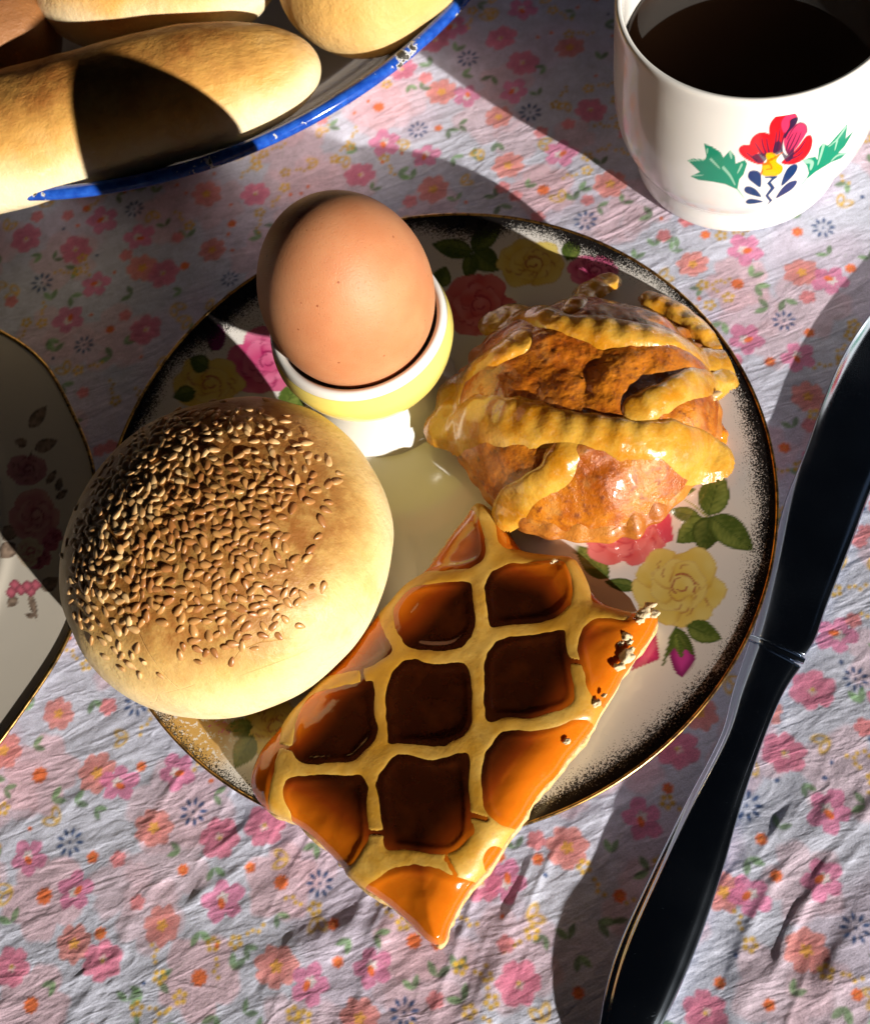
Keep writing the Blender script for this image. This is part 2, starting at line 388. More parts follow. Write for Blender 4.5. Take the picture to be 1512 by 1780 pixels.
def max_d(u, v, k):
    m = np.full(u.shape, -9.0)
    for x, y, r in k: m = np.maximum(m, r-np.hypot(u-x, v-y))
    return m
def f_heart(s):
    c = jit(YEL, 0.12)
    def f(u, v):
        m = np.full(u.shape, 9.0)
        for a in (-0.55, 0.55):
            p, w = u*math.cos(a)+v*math.sin(a), -u*math.sin(a)+v*math.cos(a)
            m = np.minimum(m, np.abs(np.hypot((p-0.24*s)*0.55, w)-0.115*s))
        return [(edge(0.03-m), c)]
    return f
def f_bud(s):
    c = jit((0.76, 0.26, 0.30)); return lambda u, v: [(edge(lobed(u, v, 0.26*s, 5, 0.12)), c)]
def f_speck(s):
    c = [BLU, ORG, ORG][int(prn.integers(0, 3))]; return lambda u, v: [(edge(0.12*s-np.hypot(u, v*1.3)), c)]
BIG = {'C': f_coral, 'M': f_mag, 'P': f_pink, 'L': f_pale, 'B': f_blue, 'O': f_orange, 'S': f_speck}
SEEN = dict(
 L=[(67, 1347), (75, 1558), (345, 1700), (52, 1748), (488, 1534), (658, 185), (944, 327), (1282, 491), (719, 1636)],
 C=[(167, 1343), (266, 1439), (127, 1641), (280, 1609), (480, 1681), (4, 1304), (986, 1474), (625, 1771), (1258, 1551), (1402, 1653), (1204, 456), (1394, 471),
    (1405, 687), (767, 157), (866, 200), (883, 284), (1060, 317), (990, 79), (752, 326), (246, 463), (368, 432), (359, 336), (100, 1240)],
 M=[(206, 1361), (307, 1341), (48, 1490), (129, 1548), (387, 1566), (538, 1712), (648, 1683), (878, 1531), (1117, 1424), (1441, 1410), (1304, 1558), (1430, 1530), (1295, 432),
    (1443, 485), (1297, 586), (1388, 618), (810, 164), (668, 246), (740, 268), (974, 263), (893, 155), (785, 46), (908, 13), (178, 381), (241, 409), (165, 492), (117, 552)],
 P=[(381, 1457), (460, 1435), (177, 1671), (18, 1681), (901, 1710), (837, 1535), (1177, 1301), (1363, 1308), (1226, 1762), (1413, 1198), (699, 119), (625, 301), (909, 106),
    (1027, 188), (755, 69), (871, 63), (44, 412), (130, 432), (283, 473), (251, 571), (443, 336)],
 B=[(335, 1411), (119, 1464), (555, 1536), (702, 1761), (1487, 1614), (1298, 1400), (1363, 555), (1431, 394), (1488, 1179), (726, 223), (813, 99), (921, 192), (1017, 380),
    (233, 362), (71, 489), (144, 597), (236, 1222)],
 O=[(244, 1332), (317, 1512), (434, 1508), (159, 1490), (173, 1623), (587, 1673), (579, 1607), (868, 1489), (935, 1494), (760, 1641), (1161, 1370), (1077, 1558), (1323, 1459), (1349, 1523),
    (1251, 1709), (1490, 1730), (1337, 1748), (1005, 1727), (1386, 402), (1479, 464), (1407, 576), (1226, 407), (1339, 626), (1364, 776), (190, 570), (320, 460), (660, 385)],
 S=[(1351, 1356), (1434, 1352), (500, 1300), (640, 175)])
placed = []
SIZ = {'C': 0.58, 'M': 0.58, 'P': 0.62, 'L': 0.66, 'B': 0.72, 'O': 0.52, 'S': 0.6}
todo = []
for k, lst in SEEN.items():
    for p in lst:
        w = un(p[0], p[1], 0.03); sz = SIZ[k]*prn.uniform(0.92, 1.1); placed.append((w[0], w[1], {'C': .58, 'M': .58, 'P': .6, 'L': .35, 'B': .42, 'O': .24, 'S': .12}[k])); todo.append((k, w[0], w[1], sz))
def free(x, y, r):
    q = np.array(placed); return np.all(np.hypot(q[:, 0]-x, q[:, 1]-y) > q[:, 2]+r)
fill = []
for kind, n, r in (('C', 60, .6), ('P', 70, .6), ('M', 70, .6), ('B', 26, .45), ('soft', 260, 0), ('O', 80, .25), ('leaf', 900, .2), ('heart', 320, .24), ('dots', 420, .26), ('bud', 260, .2), ('S', 320, .12)):
    c = 0
    for t in range(n*14):
        if c >= n: break
        a, b = prn.uniform(-24, 14), prn.uniform(-5, 44); x, y = ab2xy(a, b)
        pxy = pr((x, y, 0)); seen = -40 < pxy[0] < 1552 and -40 < pxy[1] < 1820
        if kind in 'CPM' and seen and not (1000 < pxy[0] and 620 < pxy[1] < 1350): continue
        if kind == 'soft' or free(x, y, r*0.75):
            c += 1; fill.append((kind, x, y))
            if kind != 'soft': placed.append((x, y, r*0.75))
FN = {'heart': f_heart, 'leaf': f_leaf, 'dots': f_dots, 'bud': f_bud, 'soft': f_soft, **BIG}
for k, x, y in fill:
    if k == 'soft': stamp(x, y, 1.6, f_soft(prn.uniform(0.6, 1.1)))
for k, x, y, sz in sorted(todo, key=lambda q: q[0] != 'L'): stamp(x, y, 1.8, FN[k](sz))
for k, x, y in fill:
    if k != 'soft': stamp(x, y, 1.2, FN[k](SIZ.get(k, 0.86)*prn.uniform(0.85, 1.1)))

CC *= (1+0.16*fbm(CX*2.6, CY*2.6, 0, 3, 55)+0.07*vn(CX*9, CY*9, 0, 58))[:, None]; CC = np.clip(CC, 0, 0.9)
cl = M('printed_cotton')
vc = cl.attr(); mp = cl.n('ShaderNodeMapping'); cl.link(cl.co(), mp.inputs[0]); mp.inputs['Rotation'].default_value = (0, 0, math.radians(-62))
wvn = cl.n('ShaderNodeTexWave', wave_type='BANDS', bands_direction='X'); cl.link(mp.outputs[0], wvn.inputs[0])
wvn.inputs['Scale'].default_value = 11.0; wvn.inputs['Distortion'].default_value = 1.2; wvn.inputs['Detail'].default_value = 2; wvn.inputs['Detail Scale'].default_value = 3
fz = cl.noise(26, 3, 0.7)
k1 = cl.ramp(wvn.outputs['Fac'], 0, 1, 0.90, 1.06); k2 = cl.ramp(fz, 0.25, 0.75, 0.82, 1.14)
kk = cl.math('MULTIPLY', k1, k2); hv = cl.n('ShaderNodeVectorMath', operation='SCALE'); cl.link(vc, hv.inputs[0]); cl.link(kk, hv.inputs['Scale'])
cl.set(col=hv.outputs[0], rough=0.88, sheen=0.25, spec=0.2)
bh = cl.math('ADD', cl.math('MULTIPLY', wvn.outputs['Fac'], 0.35), cl.math('ADD', fz, cl.math('MULTIPLY', cl.noise(7, 4, 0.65), 1.6)))
nb = cl.bump(bh, 0.42, 0.020)
mq = cl.n('ShaderNodeMapping'); cl.link(cl.co(), mq.inputs[0]); mq.inputs['Rotation'].default_value = (0, 0, math.radians(-43)); mq.inputs['Scale'].default_value = (0.24, 0.80, 1)
r1 = cl.noise(1.0, 3, 0.55, mq.outputs[0], 0.5); r1 = cl.math('ABSOLUTE', cl.math('SUBTRACT', r1, 0.5))
mq2 = cl.n('ShaderNodeMapping'); cl.link(cl.co(), mq2.inputs[0]); mq2.inputs['Rotation'].default_value = (0, 0, math.radians(-15)); mq2.inputs['Scale'].default_value = (0.36, 1.05, 1)
r2 = cl.noise(1.3, 3, 0.55, mq2.outputs[0], 0.4); r2 = cl.math('ABSOLUTE', cl.math('SUBTRACT', r2, 0.5))
cl.bump(cl.math('ADD', cl.ramp(r1, 0.0, 0.12, 1.0, 0.0), cl.math('MULTIPLY', cl.ramp(r2, 0.0, 0.10, 1.0, 0.0), 0.7)), 0.34, 0.045, nb)
tc_ = part('tablecloth', np.stack([CX, CY, CZ], -1), grid_faces(NA, NB), cl.m, None, (0, 14, 0), col=CC)
props(tc_, 'crumpled white cotton tablecloth printed with small pink flowers', 'tablecloth')
def cloth_z(x, y):
    a, b = x*CA+y*SA, -x*SA+y*CA
    return CZ.reshape(NA, NB)[min(np.searchsorted(A_, a), NA-1), min(np.searchsorted(B_, b), NB-1)]

# ================================================================== materials shared by crockery
def glaze(name, col, rough=0.12, noise_amt=0.0):
    m = M(name); m.set(col=col, rough=m.ramp(m.noise(3.0, 3), 0.3, 0.7, rough*0.8, rough*1.5), coat=0.35, coatr=0.04, sss=0.0)
    m.bump(m.noise(0.7, 2), 0.08, 0.05); return m
gold = M('worn_gold'); gold.set(col=gold.mix(gold.ramp(gold.noise(5, 4, 0.7), 0.42, 0.62), (0.62, 0.38, 0.12), (0.16, 0.11, 0.06)), metal=1.0, rough=0.28)

# ================================================================== BREAKFAST PLATE
def zplate(r): return 1.0+0.52*np.clip((r-4.7)/(PLATE_R-4.7), 0, 1)**1.4
rr = np.concatenate([np.linspace(0.02, 4.4, 24), np.arange(4.45, PLATE_R-0.03, 0.05), [PLATE_R-0.015]])
nth = 1240; th = np.linspace(0, 2*math.pi, nth, endpoint=False)
RR, TT = np.meshgrid(rr, th, indexing='ij')
PV = np.stack([PLATE_C[0]+RR*np.cos(TT), PLATE_C[1]+RR*np.sin(TT), zplate(RR)], -1).reshape(-1, 3)
PP = pr(PV); pcol = np.tile(np.array([[0.82, 0.80, 0.785]]), (len(PV), 1))
def q1(pts): return [(960+x/3.78, 810+y/3.78) for x, y in pts]
Y3c = ((0.72, 0.50, 0.06), (0.80, 0.67, 0.22), (0.36, 0.07, 0.06)); R3c = ((0.62, 0.045, 0.06), (0.80, 0.26, 0.28), (0.42, 0.015, 0.06)); G3c = ((0.55, 0.02, 0.16), (0.80, 0.24, 0.42), (0.24, 0.01, 0.08))
# spray by the knife
for t, b, w, dk in (((1110, 30), (1020, 330), 210, 0.0), ((765, 290), (975, 345), 105, 0.1), ((945, 150), (800, 190), 60, -0.3), ((150, 520), (370, 740), 150, 0.1), ((340, 760), (560, 800), 90, 0.3)):
    leaf_print(PP, pcol, q1([t])[0], q1([b])[0], w/3.78, dk)
stroke(PP, pcol, q1([(1010, 330), (930, 260), (830, 200)]), 1.6, (0.4, 0.42, 0.12))
rose_print(PP, pcol, q1([(475, 430)])[0], 76, 66, *R3c, 4)
paint(PP, pcol, q1([(690, 260), (730, 260), (780, 330), (795, 490), (740, 510), (690, 440)]), (0.66, 0.06, 0.14))
paint(PP, pcol, q1([(680, 1080), (705, 1270), (520, 1345), (555, 1180)]), lambda x, y, d: np.array([[0.62, 0.05, 0.20]])*(0.75+0.5*sstep(0, 14, d))[:, None])
leaf_print(PP, pcol, q1([(810, 505)])[0], q1([(1020, 345)])[0], 165/3.78, 0.0); leaf_print(PP, pcol, q1([(980, 570)])[0], q1([(1035, 330)])[0], 190/3.78, 0.45); leaf_print(PP, pcol, q1([(1325, 555)])[0], q1([(1040, 330)])[0], 200/3.78, 0.2)
rose_print(PP, pcol, q1([(830, 790)])[0], 80, 74, *Y3c, 9)
leaf_print(PP, pcol, q1([(1115, 1140)])[0], q1([(880, 1050)])[0], 150/3.78, 0.15)
paint(PP, pcol, crom(q1([(770, 1240), (800, 1180), (860, 1160), (920, 1190), (940, 1270), (900, 1340), (850, 1390), (800, 1340)]), 3, True), lambda x, y, d: np.array([[0.40, 0.04, 0.24]])*(0.7+0.9*sstep(2, 16, d))[:, None])
for t, w, dk in (((770, 1240), 60, 0.0), ((850, 1270), 75, -0.1), ((935, 1250), 70, 0.3), ((715, 1340), 30, 0.1)): leaf_print(PP, pcol, q1([t])[0], q1([(815, 1060)])[0], w/3.78, dk)
# spray behind the pastry (turned)
for t, b, w, dk in (((750, 424), (822, 438), 36, 0.2), ((872, 378), (820, 436), 40, 0.3), ((775, 462), (762, 500), 34, 0.2), ((868, 470), (824, 436), 44, 0.3), ((812, 486), (822, 440), 30, 0.3), ((1002, 412), (985, 452), 34, 0.3)):
    leaf_print(PP, pcol, t, b, w, dk)
rose_print(PP, pcol, (830, 530), 66, 56, *R3c, 14); rose_print(PP, pcol, (922, 458), 60, 44, *Y3c, 15); rose_print(PP, pcol, (1030, 470), 44, 30, *G3c, 16)
# spray beyond the bun
rose_print(PP, pcol, (462, 628), 66, 60, *G3c, 21); rose_print(PP, pcol, (362, 668), 62, 50, *Y3c, 22)
for t, b, w, dk in (((540, 690), (480, 700), 46, 0.0), ((520, 660), (490, 720), 40, 0.0), ((330, 622), (362, 640), 34, 0.3), ((300, 690), (340, 680), 30, 0.3), ((380, 560), (368, 610), 26, 0.3)): leaf_print(PP, pcol, t, b, w, dk)
paint(PP, pcol, crom([(360, 575), (378, 560), (392, 580), (385, 606), (366, 606)], 3, True), (0.22, 0.03, 0.15))
# spray under the bun and the tart
rose_print(PP, pcol, (475, 1265), 60, 50, *Y3c, 31)
paint(PP, pcol, crom([(355, 1260), (375, 1254), (398, 1258), (398, 1278), (375, 1274)], 3, True), (0.62, 0.08, 0.26))
for t, b, w, dk in (((390, 1266), (440, 1262), 30, 0.0), ((404, 1280), (436, 1266), 20, 0.1), ((408, 1335), (440, 1278), 42, 0.1)): leaf_print(PP, pcol, t, b, w, dk)
por = M('printed_porcelain'); xy = por.co(); sx = por.sep(xy)
rad = por.math('POWER', por.math('ADD', por.math('MULTIPLY', sx[0], sx[0]), por.math('MULTIPLY', sx[1], sx[1])), 0.5)
big = por.noise(0.32, 2); spk = por.noise(24, 3, 0.75)
band = por.math('ADD', por.ramp(sx[1], 2.0, 8.0, 0.0, 0.24), por.math('ADD', por.ramp(rad, 8.05, 9.5, 0.0, 1.0), por.ramp(big, 0.35, 0.65, -0.25, 0.14)))
blk = por.ramp(por.math('ADD', band, por.math('MULTIPLY', por.math('SUBTRACT', spk, 0.5), 1.9)), 0.46, 0.64)
blk = por.math('MULTIPLY', blk, por.ramp(rad, 7.2, 7.8))
gv = por.n('ShaderNodeVectorMath', operation='DISTANCE'); por.link(xy, gv.inputs[0]); gp = un(335, 1285, 1.4); gv.inputs[1].default_value = (gp[0]-PLATE_C[0], gp[1]-PLATE_C[1], 1.3); gdist = gv.outputs['Value']
goldm = por.math('MULTIPLY', por.ramp(por.math('ADD', por.noise(9, 3, 0.7), por.ramp(rad, 6.9, 8.3, -0.35, 0.05)), 0.42, 0.5), por.ramp(gdist, 1.5, 0.6))
c0 = por.mix(por.math('MULTIPLY', goldm, por.ramp(rad, 6.9, 7.3)), por.attr(), (0.60, 0.36, 0.10))
c1 = por.mix(blk, c0, (0.012, 0.010, 0.010))
por.set(col=c1, rough=por.math('ADD', por.ramp(por.noise(2.2, 4), 0.35, 0.7, 0.09, 0.22), por.math('MULTIPLY', blk, 0.15)), coat=0.3, coatr=0.05)
por.bump(por.math('ADD', por.noise(0.8, 2), por.math('MULTIPLY', blk, 0.10)), 0.10, 0.05)
white = glaze('white_glaze', (0.80, 0.79, 0.77))
plate = thing('breakfast_plate', (*PLATE_C, 0.04), 'round porcelain plate with rose sprays and a speckled black border, holding the egg cup', 'plate')
part('plate_surface', PV, grid_faces(len(rr), nth, wv=True), por.m, plate, col=pcol)
und = crom([(PLATE_R-0.015, zplate(PLATE_R-0.015)), (PLATE_R, 1.46), (PLATE_R-0.10, 1.38), (8.2, 1.10), (6.6, 0.76), (5.4, 0.62), (5.1, 0.40), (5.0, 0.08), (4.85, 0.04), (4.7, 0.10), (4.6, 0.5), (2.0, 0.66), (0.02, 0.66)], 5)
part('underside', *lathe(und, 200, PLATE_C), white.m, plate)
tt = np.linspace(0, 2*math.pi, 400, endpoint=False)
part('gold_edge', *tube(np.stack([PLATE_C[0]+(PLATE_R-0.015)*np.cos(tt), PLATE_C[1]+(PLATE_R-0.015)*np.sin(tt), 0*tt+zplate(PLATE_R)-0.01], -1), 0.045, 8, closed=True), gold.m, plate)

# ================================================================== SIDE PLATE with one rose spray
def zsauc(r): return 1.02+0.30*np.clip((r-4.6)/(SAUCER_R-4.6), 0, 1)**1.4+0.05*np.exp(-((r-6.3)/0.25)**2)
rr2 = np.concatenate([np.linspace(0.02, 4.4, 20), np.arange(4.45, SAUCER_R, 0.06), [SAUCER_R]]); th2 = np.concatenate([np.linspace(-0.95, 0.95, 380), np.linspace(1.0, 2*math.pi-1.0, 120)])
RR, TT = np.meshgrid(rr2, th2, indexing='ij')
def scal(t): return 1+0.006*np.cos(12*t+0.9)
SV = np.stack([SAUCER_C[0]+RR*(1+(scal(TT)-1)*sstep(6.5, SAUCER_R, RR))*np.cos(TT), SAUCER_C[1]+RR*(1+(scal(TT)-1)*sstep(6.5, SAUCER_R, RR))*np.sin(TT), zsauc(RR)], -1).reshape(-1, 3)
SP = pr(SV); scol = np.tile(np.array([[0.80, 0.745, 0.66]]), (len(SV), 1))
def q7(pts): return [(x/2.342, 560+y/2.342) for x, y in pts]
BR = ((0.30, 0.20, 0.15), (0.48, 0.36, 0.28), (0.2, 0.1, 0.1))
def brown_leaf(t, b, w):
    t, b = q7([t])[0], q7([b])[0]; tip, base = np.array(t), np.array(b); ax = tip-base; L = np.linalg.norm(ax); ax /= L; nx = np.array([-ax[1], ax[0]])
    k = np.linspace(0, 1, 9); wid = w/2.342*0.5*np.sin(math.pi*k**0.8)**0.85
    paint(SP, scol, np.vstack([base+ax*L*k[:, None]+nx*wid[:, None], (base+ax*L*k[:, None]-nx*wid[:, None])[::-1]]), lambda x, y, d: np.array([[0.30, 0.22, 0.17]])*(0.8+0.5*vn(x*.2, y*.2, 0, 8)+0.4*sstep(0, 8, d))[:, None])
for a in (((190, 340), (120, 430), 55), ((60, 480), (110, 500), 40), ((235, 480), (140, 520), 55), ((130, 520), (105, 640), 26), ((230, 600), (190, 660), 30), ((245, 630), (235, 690), 30), ((275, 680), (230, 720), 30),
          ((15, 830), (60, 880), 80), ((235, 1040), (170, 1090), 60), ((0, 960), (60, 900), 70), ((150, 1215), (120, 1100), 30), ((30, 1160), (70, 1120), 40), ((100, 1190), (140, 1200), 22)): brown_leaf(*a)
rose_print(SP, scol, q7([(110, 600)])[0], 36, 28, (0.36, 0.12, 0.16), (0.55, 0.28, 0.30), (0.2, 0.05, 0.08), 41, 1.5)
rose_print(SP, scol, q7([(140, 790)])[0], 44, 48, (0.52, 0.14, 0.19), (0.72, 0.40, 0.38), (0.34, 0.06, 0.10), 42, 1.5)
for x, y in ((175, 960), (205, 900), (150, 975), (220, 870)): rose_print(SP, scol, q7([(x, y)])[0], 15, 15, (0.42, 0.06, 0.14), (0.6, 0.2, 0.26), (0.25, 0.03, 0.08), x, 1.5)
rose_print(SP, scol, q7([(120, 935)])[0], 24, 26, (0.62, 0.50, 0.34), (0.78, 0.68, 0.52), (0.5, 0.12, 0.16), 44, 1.5)
for x, y in ((60, 1070), (45, 1100), (85, 1090), (125, 1095), (145, 1070), (110, 1075)): paint(SP, scol, crom([(p[0], p[1]) for p in q7([(x-22, y), (x, y-24), (x+24, y), (x, y+24)])], 4, True), lambda a, b, d: np.array([[0.55, 0.14, 0.20]])*(0.7+0.8*sstep(0, 7, d))[:, None])
ivory = M('ivory_porcelain'); ivory.set(col=ivory.attr(), rough=ivory.ramp(ivory.noise(2, 3), 0.3, 0.7, 0.10, 0.2), coat=0.7, coatr=0.03); ivory.bump(ivory.noise(0.6, 2), 0.10, 0.05)
sa = thing('side_plate', (*SAUCER_C, 0.04), 'cream porcelain plate with a gilt wavy edge and a faded rose spray', 'plate')
part('plate_surface', SV, grid_faces(len(rr2), len(th2), wv=True), ivory.m, sa, col=scol)
iv2 = glaze('ivory_glaze', (0.78, 0.74, 0.66))
us = crom([(SAUCER_R, zsauc(SAUCER_R)), (SAUCER_R-0.08, 1.22), (7.8, 0.98), (6.0, 0.62), (5.2, 0.5), (5.0, 0.06), (4.8, 0.04), (4.6, 0.45), (0.02, 0.5)], 5)
UV, UF = lathe(us, 240, SAUCER_C); d = UV[:, :2]-SAUCER_C; tq = np.arctan2(d[:, 1], d[:, 0]); rq = np.hypot(d[:, 0], d[:, 1]); kq = 1+(scal(tq)-1)*sstep(6.5, SAUCER_R, rq); UV[:, :2] = SAUCER_C+d*kq[:, None]
part('underside', UV, UF, iv2.m, sa)
part('gold_edge', *tube(np.stack([SAUCER_C[0]+SAUCER_R*scal(tt)*np.cos(tt), SAUCER_C[1]+SAUCER_R*scal(tt)*np.sin(tt), 0*tt+zsauc(SAUCER_R)], -1), 0.06, 8, closed=True), gold.m, sa)

# ================================================================== EGG CUP and EGG
EC = np.array([-0.185, 17.617]); Z0 = 0.95
yel = glaze('yellow_glaze', (0.80, 0.69, 0.19), 0.16)
cup = thing('egg_cup', (*EC, Z0), 'yellow ceramic egg cup with a white lip and white round foot', 'egg cup')
part('bowl', *lathe(crom([(0.95, 2.22), (1.35, 2.34), (1.85, 2.68), (2.22, 3.2), (2.42, 3.85), (2.42, 4.25), (2.36, 4.56)], 6), 120, EC), yel.m, cup)
part('lip', *lathe(crom([(2.355, 4.55), (2.33, 4.68), (2.285, 4.77), (2.21, 4.80), (2.13, 4.76), (2.09, 4.65), (2.02, 4.2), (1.7, 3.4), (1.0, 2.95), (0.02, 2.85)], 6), 120, EC), white.m, cup)
part('foot', *lathe(crom([(0.98, 2.26), (0.92, 2.18), (1.02, 2.04), (1.35, 1.85), (1.75, 1.55), (2.05, 1.22), (2.16, 1.02), (2.12, 0.96), (1.9, 0.955), (0.02, 0.96)], 6), 120, EC), white.m, cup)
eg = M('brown_eggshell')
sp1 = eg.voro(2.6); sp2 = eg.voro(9.0)
dots = eg.math('MAXIMUM', eg.math('MULTIPLY', eg.ramp(sp1, 0.095, 0.06), eg.ramp(eg.noise(1.3, 1), 0.44, 0.56)), eg.math('MULTIPLY', eg.ramp(sp2, 0.17, 0.08), 0.40))
basec = eg.mix(eg.ramp(eg.noise(0.8, 3), 0.3, 0.7), (0.52, 0.21, 0.095), (0.57, 0.26, 0.125))
eg.set(col=eg.mix(dots, basec, (0.30, 0.09, 0.035)), rough=0.5, sss=0.5, sssr=(1.0, 0.5, 0.3), ssss=0.006, spec=0.35)
eg.bump(eg.math('ADD', eg.math('MULTIPLY', eg.ramp(eg.voro(14), 0.0, 0.35), 0.6), eg.noise(24, 3)), 0.42, 0.022)
t = np.linspace(-1, 1, 90); t = np.sin(t*math.pi/2); er = 2.18*np.sqrt(np.clip(1-t*t, 0, 1))*(1-0.045*t)+1e-3
V, Fc = lathe(np.stack([er, 5.98+2.86*t], -1), 140, EC)
props(part('egg', V, Fc, eg.m, None, (*EC, 3.12)), 'brown boiled egg standing upright in the yellow cup', 'egg')

# ================================================================== MUG and COFFEE
mug = thing('mug', (*MUG_C, 0.03), 'white ceramic cup of coffee with a red and green painted flower', 'cup')
mprof = crom([(2.62, 0.05), (2.95, 0.06), (3.08, 0.18), (3.12, 0.5), (3.13, 0.92), (3.20, 1.06), (3.40, 1.40), (3.62, 1.95), (3.74, 2.7), (3.78, 3.6), (3.77, 4.8), (3.75, 5.7)], 24)
mprof2 = crom([(3.75, 5.7), (3.745, 6.08), (3.71, 6.23), (3.64, 6.27), (3.56, 6.22), (3.52, 6.05), (3.50, 5.4), (3.48, 3.5), (3.2, 1.8), (2.5, 0.7), (0.02, 0.5)], 6)
mth = np.concatenate([np.linspace(math.radians(-152), math.radians(-62), 420), np.linspace(math.radians(-60), math.radians(206), 130)])
V1, F1 = lathe(mprof, 0, MUG_C, mth); V2, F2 = lathe(mprof2, 0, MUG_C, mth)
MP = pr(V1); mcol = np.tile(np.array([[0.80, 0.79, 0.775]]), (len(V1), 1))
# seen from the camera only the near half carries the print
nv = V1-CAM_O; back = ((V1[:, 0]-MUG_C[0])*nv[:, 0]+(V1[:, 1]-MUG_C[1])*nv[:, 1]) > -0.2*np.hypot(nv[:, 0], nv[:, 1])
MP[back] = -9999
def qe(pts): return [(1180+x/4.725, 180+y/4.725) for x, y in pts]
def ep(pts, c, alpha=1.0, n=4): paint(MP, mcol, crom(qe(pts), n, True) if n else qe(pts), c, 1.5, alpha)
RED, PNK, DRK, GR1, GR2, BL1 = (0.70, 0.010, 0.018), (0.70, 0.035, 0.12), (0.035, 0.012, 0.05), (0.005, 0.24, 0.14), (0.35, 0.62, 0.48), (0.006, 0.035, 0.14)
LEFT = [(70, 465), (110, 450), (215, 455), (225, 430), (205, 325), (270, 350), (340, 395), (365, 440), (420, 380), (460, 430), (465, 490), (540, 460), (560, 490), (530, 580), (495, 620), (480, 705), (380, 660), (280, 640), (160, 625), (95, 595), (170, 560), (130, 520)]
ep(LEFT, GR1, n=0)
RIGHT = [(1010, 460), (1120, 430), (1138, 458), (1150, 360), (1185, 320), (1220, 340), (1235, 330), (1385, 160), (1370, 280), (1440, 215), (1360, 350), (1310, 402), (1380, 400), (1330, 450), (1250, 480), (1120, 560), (1040, 625), (1065, 570), (1050, 510)]
ep(RIGHT, GR1, n=0)
for s_, w in (([(232, 375), (232, 410)], 8), ([(262, 455), (335, 530)], 10), ([(365, 525), (420, 590), (460, 665)], 12), ([(420, 395), (432, 450)], 12), ([(515, 500), (480, 570)], 9), ([(85, 468), (150, 462), (205, 462)], 7), ([(120, 590), (200, 585)], 6),
              ([(1035, 470), (1090, 480), (1080, 540)], 20), ([(1190, 330), (1165, 420), (1140, 500)], 11), ([(1370, 190), (1300, 290), (1230, 350)], 7), ([(1370, 405), (1300, 425), (1250, 470)], 8), ([(1300, 300), (1280, 380)], 7)):
    stroke(MP, mcol, qe(s_), w/4.725, GR2, 1.2, 0.8)
for s_ in ([(480, 700), (510, 740), (535, 775)], [(1040, 622), (1010, 660), (985, 695)]): stroke(MP, mcol, qe(s_), 1.6, (0.2, 0.5, 0.38), 1.2, 0.8)
ep([(490, 380), (510, 345), (560, 335), (610, 350), (660, 420), (700, 490), (640, 495), (560, 460), (510, 420)], RED)
ep([(580, 345), (600, 280), (650, 240), (710, 235), (760, 260), (790, 320), (800, 400), (740, 440), (690, 430), (620, 380)], RED)
ep([(740, 230), (750, 160), (800, 100), (870, 72), (940, 72), (972, 105), (960, 160), (900, 230), (860, 300), (830, 380), (790, 390), (760, 300)], RED)
ep([(850, 130), (900, 82), (945, 82), (962, 110), (912, 130), (900, 200), (865, 240), (840, 185)], PNK)
ep([(900, 430), (980, 350), (1040, 270), (1080, 255), (1097, 300), (1080, 380), (1030, 450), (960, 490), (880, 500), (840, 480)], RED)
ep([(870, 370), (860, 300), (900, 230), (960, 165), (1010, 152), (1045, 175), (1050, 230), (1010, 300), (960, 370), (900, 420)], PNK)
ep([(915, 132), (975, 108), (965, 160), (905, 230), (872, 285), (862, 260), (905, 190)], DRK)
ep([(770, 395), (795, 315), (835, 310), (850, 380), (890, 420), (945, 365), (930, 450), (880, 478), (840, 410), (800, 415)], DRK, 0.9)
ep([(600, 430), (680, 402), (735, 420), (705, 470), (650, 488)], DRK, 0.85)
for s_ in ([(800, 390), (820, 290), (830, 200)], [(780, 390), (795, 300), (800, 230)], [(845, 380), (850, 300), (870, 230)], [(720, 420), (690, 340), (680, 280)], [(690, 420), (650, 360), (625, 320)], [(740, 400), (725, 330), (720, 280)],
           [(890, 400), (930, 320), (970, 230)], [(900, 410), (960, 330), (1005, 230)], [(880, 380), (900, 310), (940, 240)], [(920, 430), (990, 370), (1040, 300)], [(640, 470), (590, 430), (555, 400)], [(905, 450), (970, 430), (1020, 390)]):
    stroke(MP, mcol, qe(s_), 2.0, DRK, 1.0, 0.8)
stroke(MP, mcol, qe([(890, 290), (940, 200), (1000, 155), (1045, 180), (1050, 235)]), 1.3, DRK, 1.0, 0.7, False)
YW = lambda x, y, d: np.array([[0.80, 0.42, 0.0]])*(0.9+0.15*sstep(0, 6, d))[:, None]
ep([(680, 580), (685, 500), (720, 470), (715, 412), (770, 405), (800, 420), (830, 415), (800, 470), (850, 510), (845, 560), (800, 590), (730, 595)], YW)
for s_ in ([(690, 500), (740, 490), (760, 530), (715, 540)], [(730, 470), (790, 440), (850, 400)], [(670, 580), (690, 540)]): stroke(MP, mcol, qe(s_), 2.0, (0.72, 0.10, 0.0), 1.0, 0.85)
for p_ in ([(565, 590), (580, 555), (620, 545), (660, 560), (675, 600), (668, 685), (610, 650), (575, 620)], [(535, 705), (550, 680), (590, 680), (640, 710), (675, 765), (600, 750), (550, 730)], [(548, 802), (580, 780), (640, 785), (690, 805), (600, 822), (560, 820)],
           [(840, 675), (860, 590), (900, 520), (950, 492), (975, 510), (960, 560), (910, 620)], [(795, 775), (840, 700), (900, 645), (960, 628), (968, 650), (930, 700), (860, 745)]): ep(p_, BL1)
ep([(705, 598), (805, 592), (800, 608), (755, 645), (788, 690), (735, 752), (768, 792), (712, 836), (742, 800), (708, 755), (752, 692), (722, 655), (760, 612), (715, 612)], BL1, n=2)
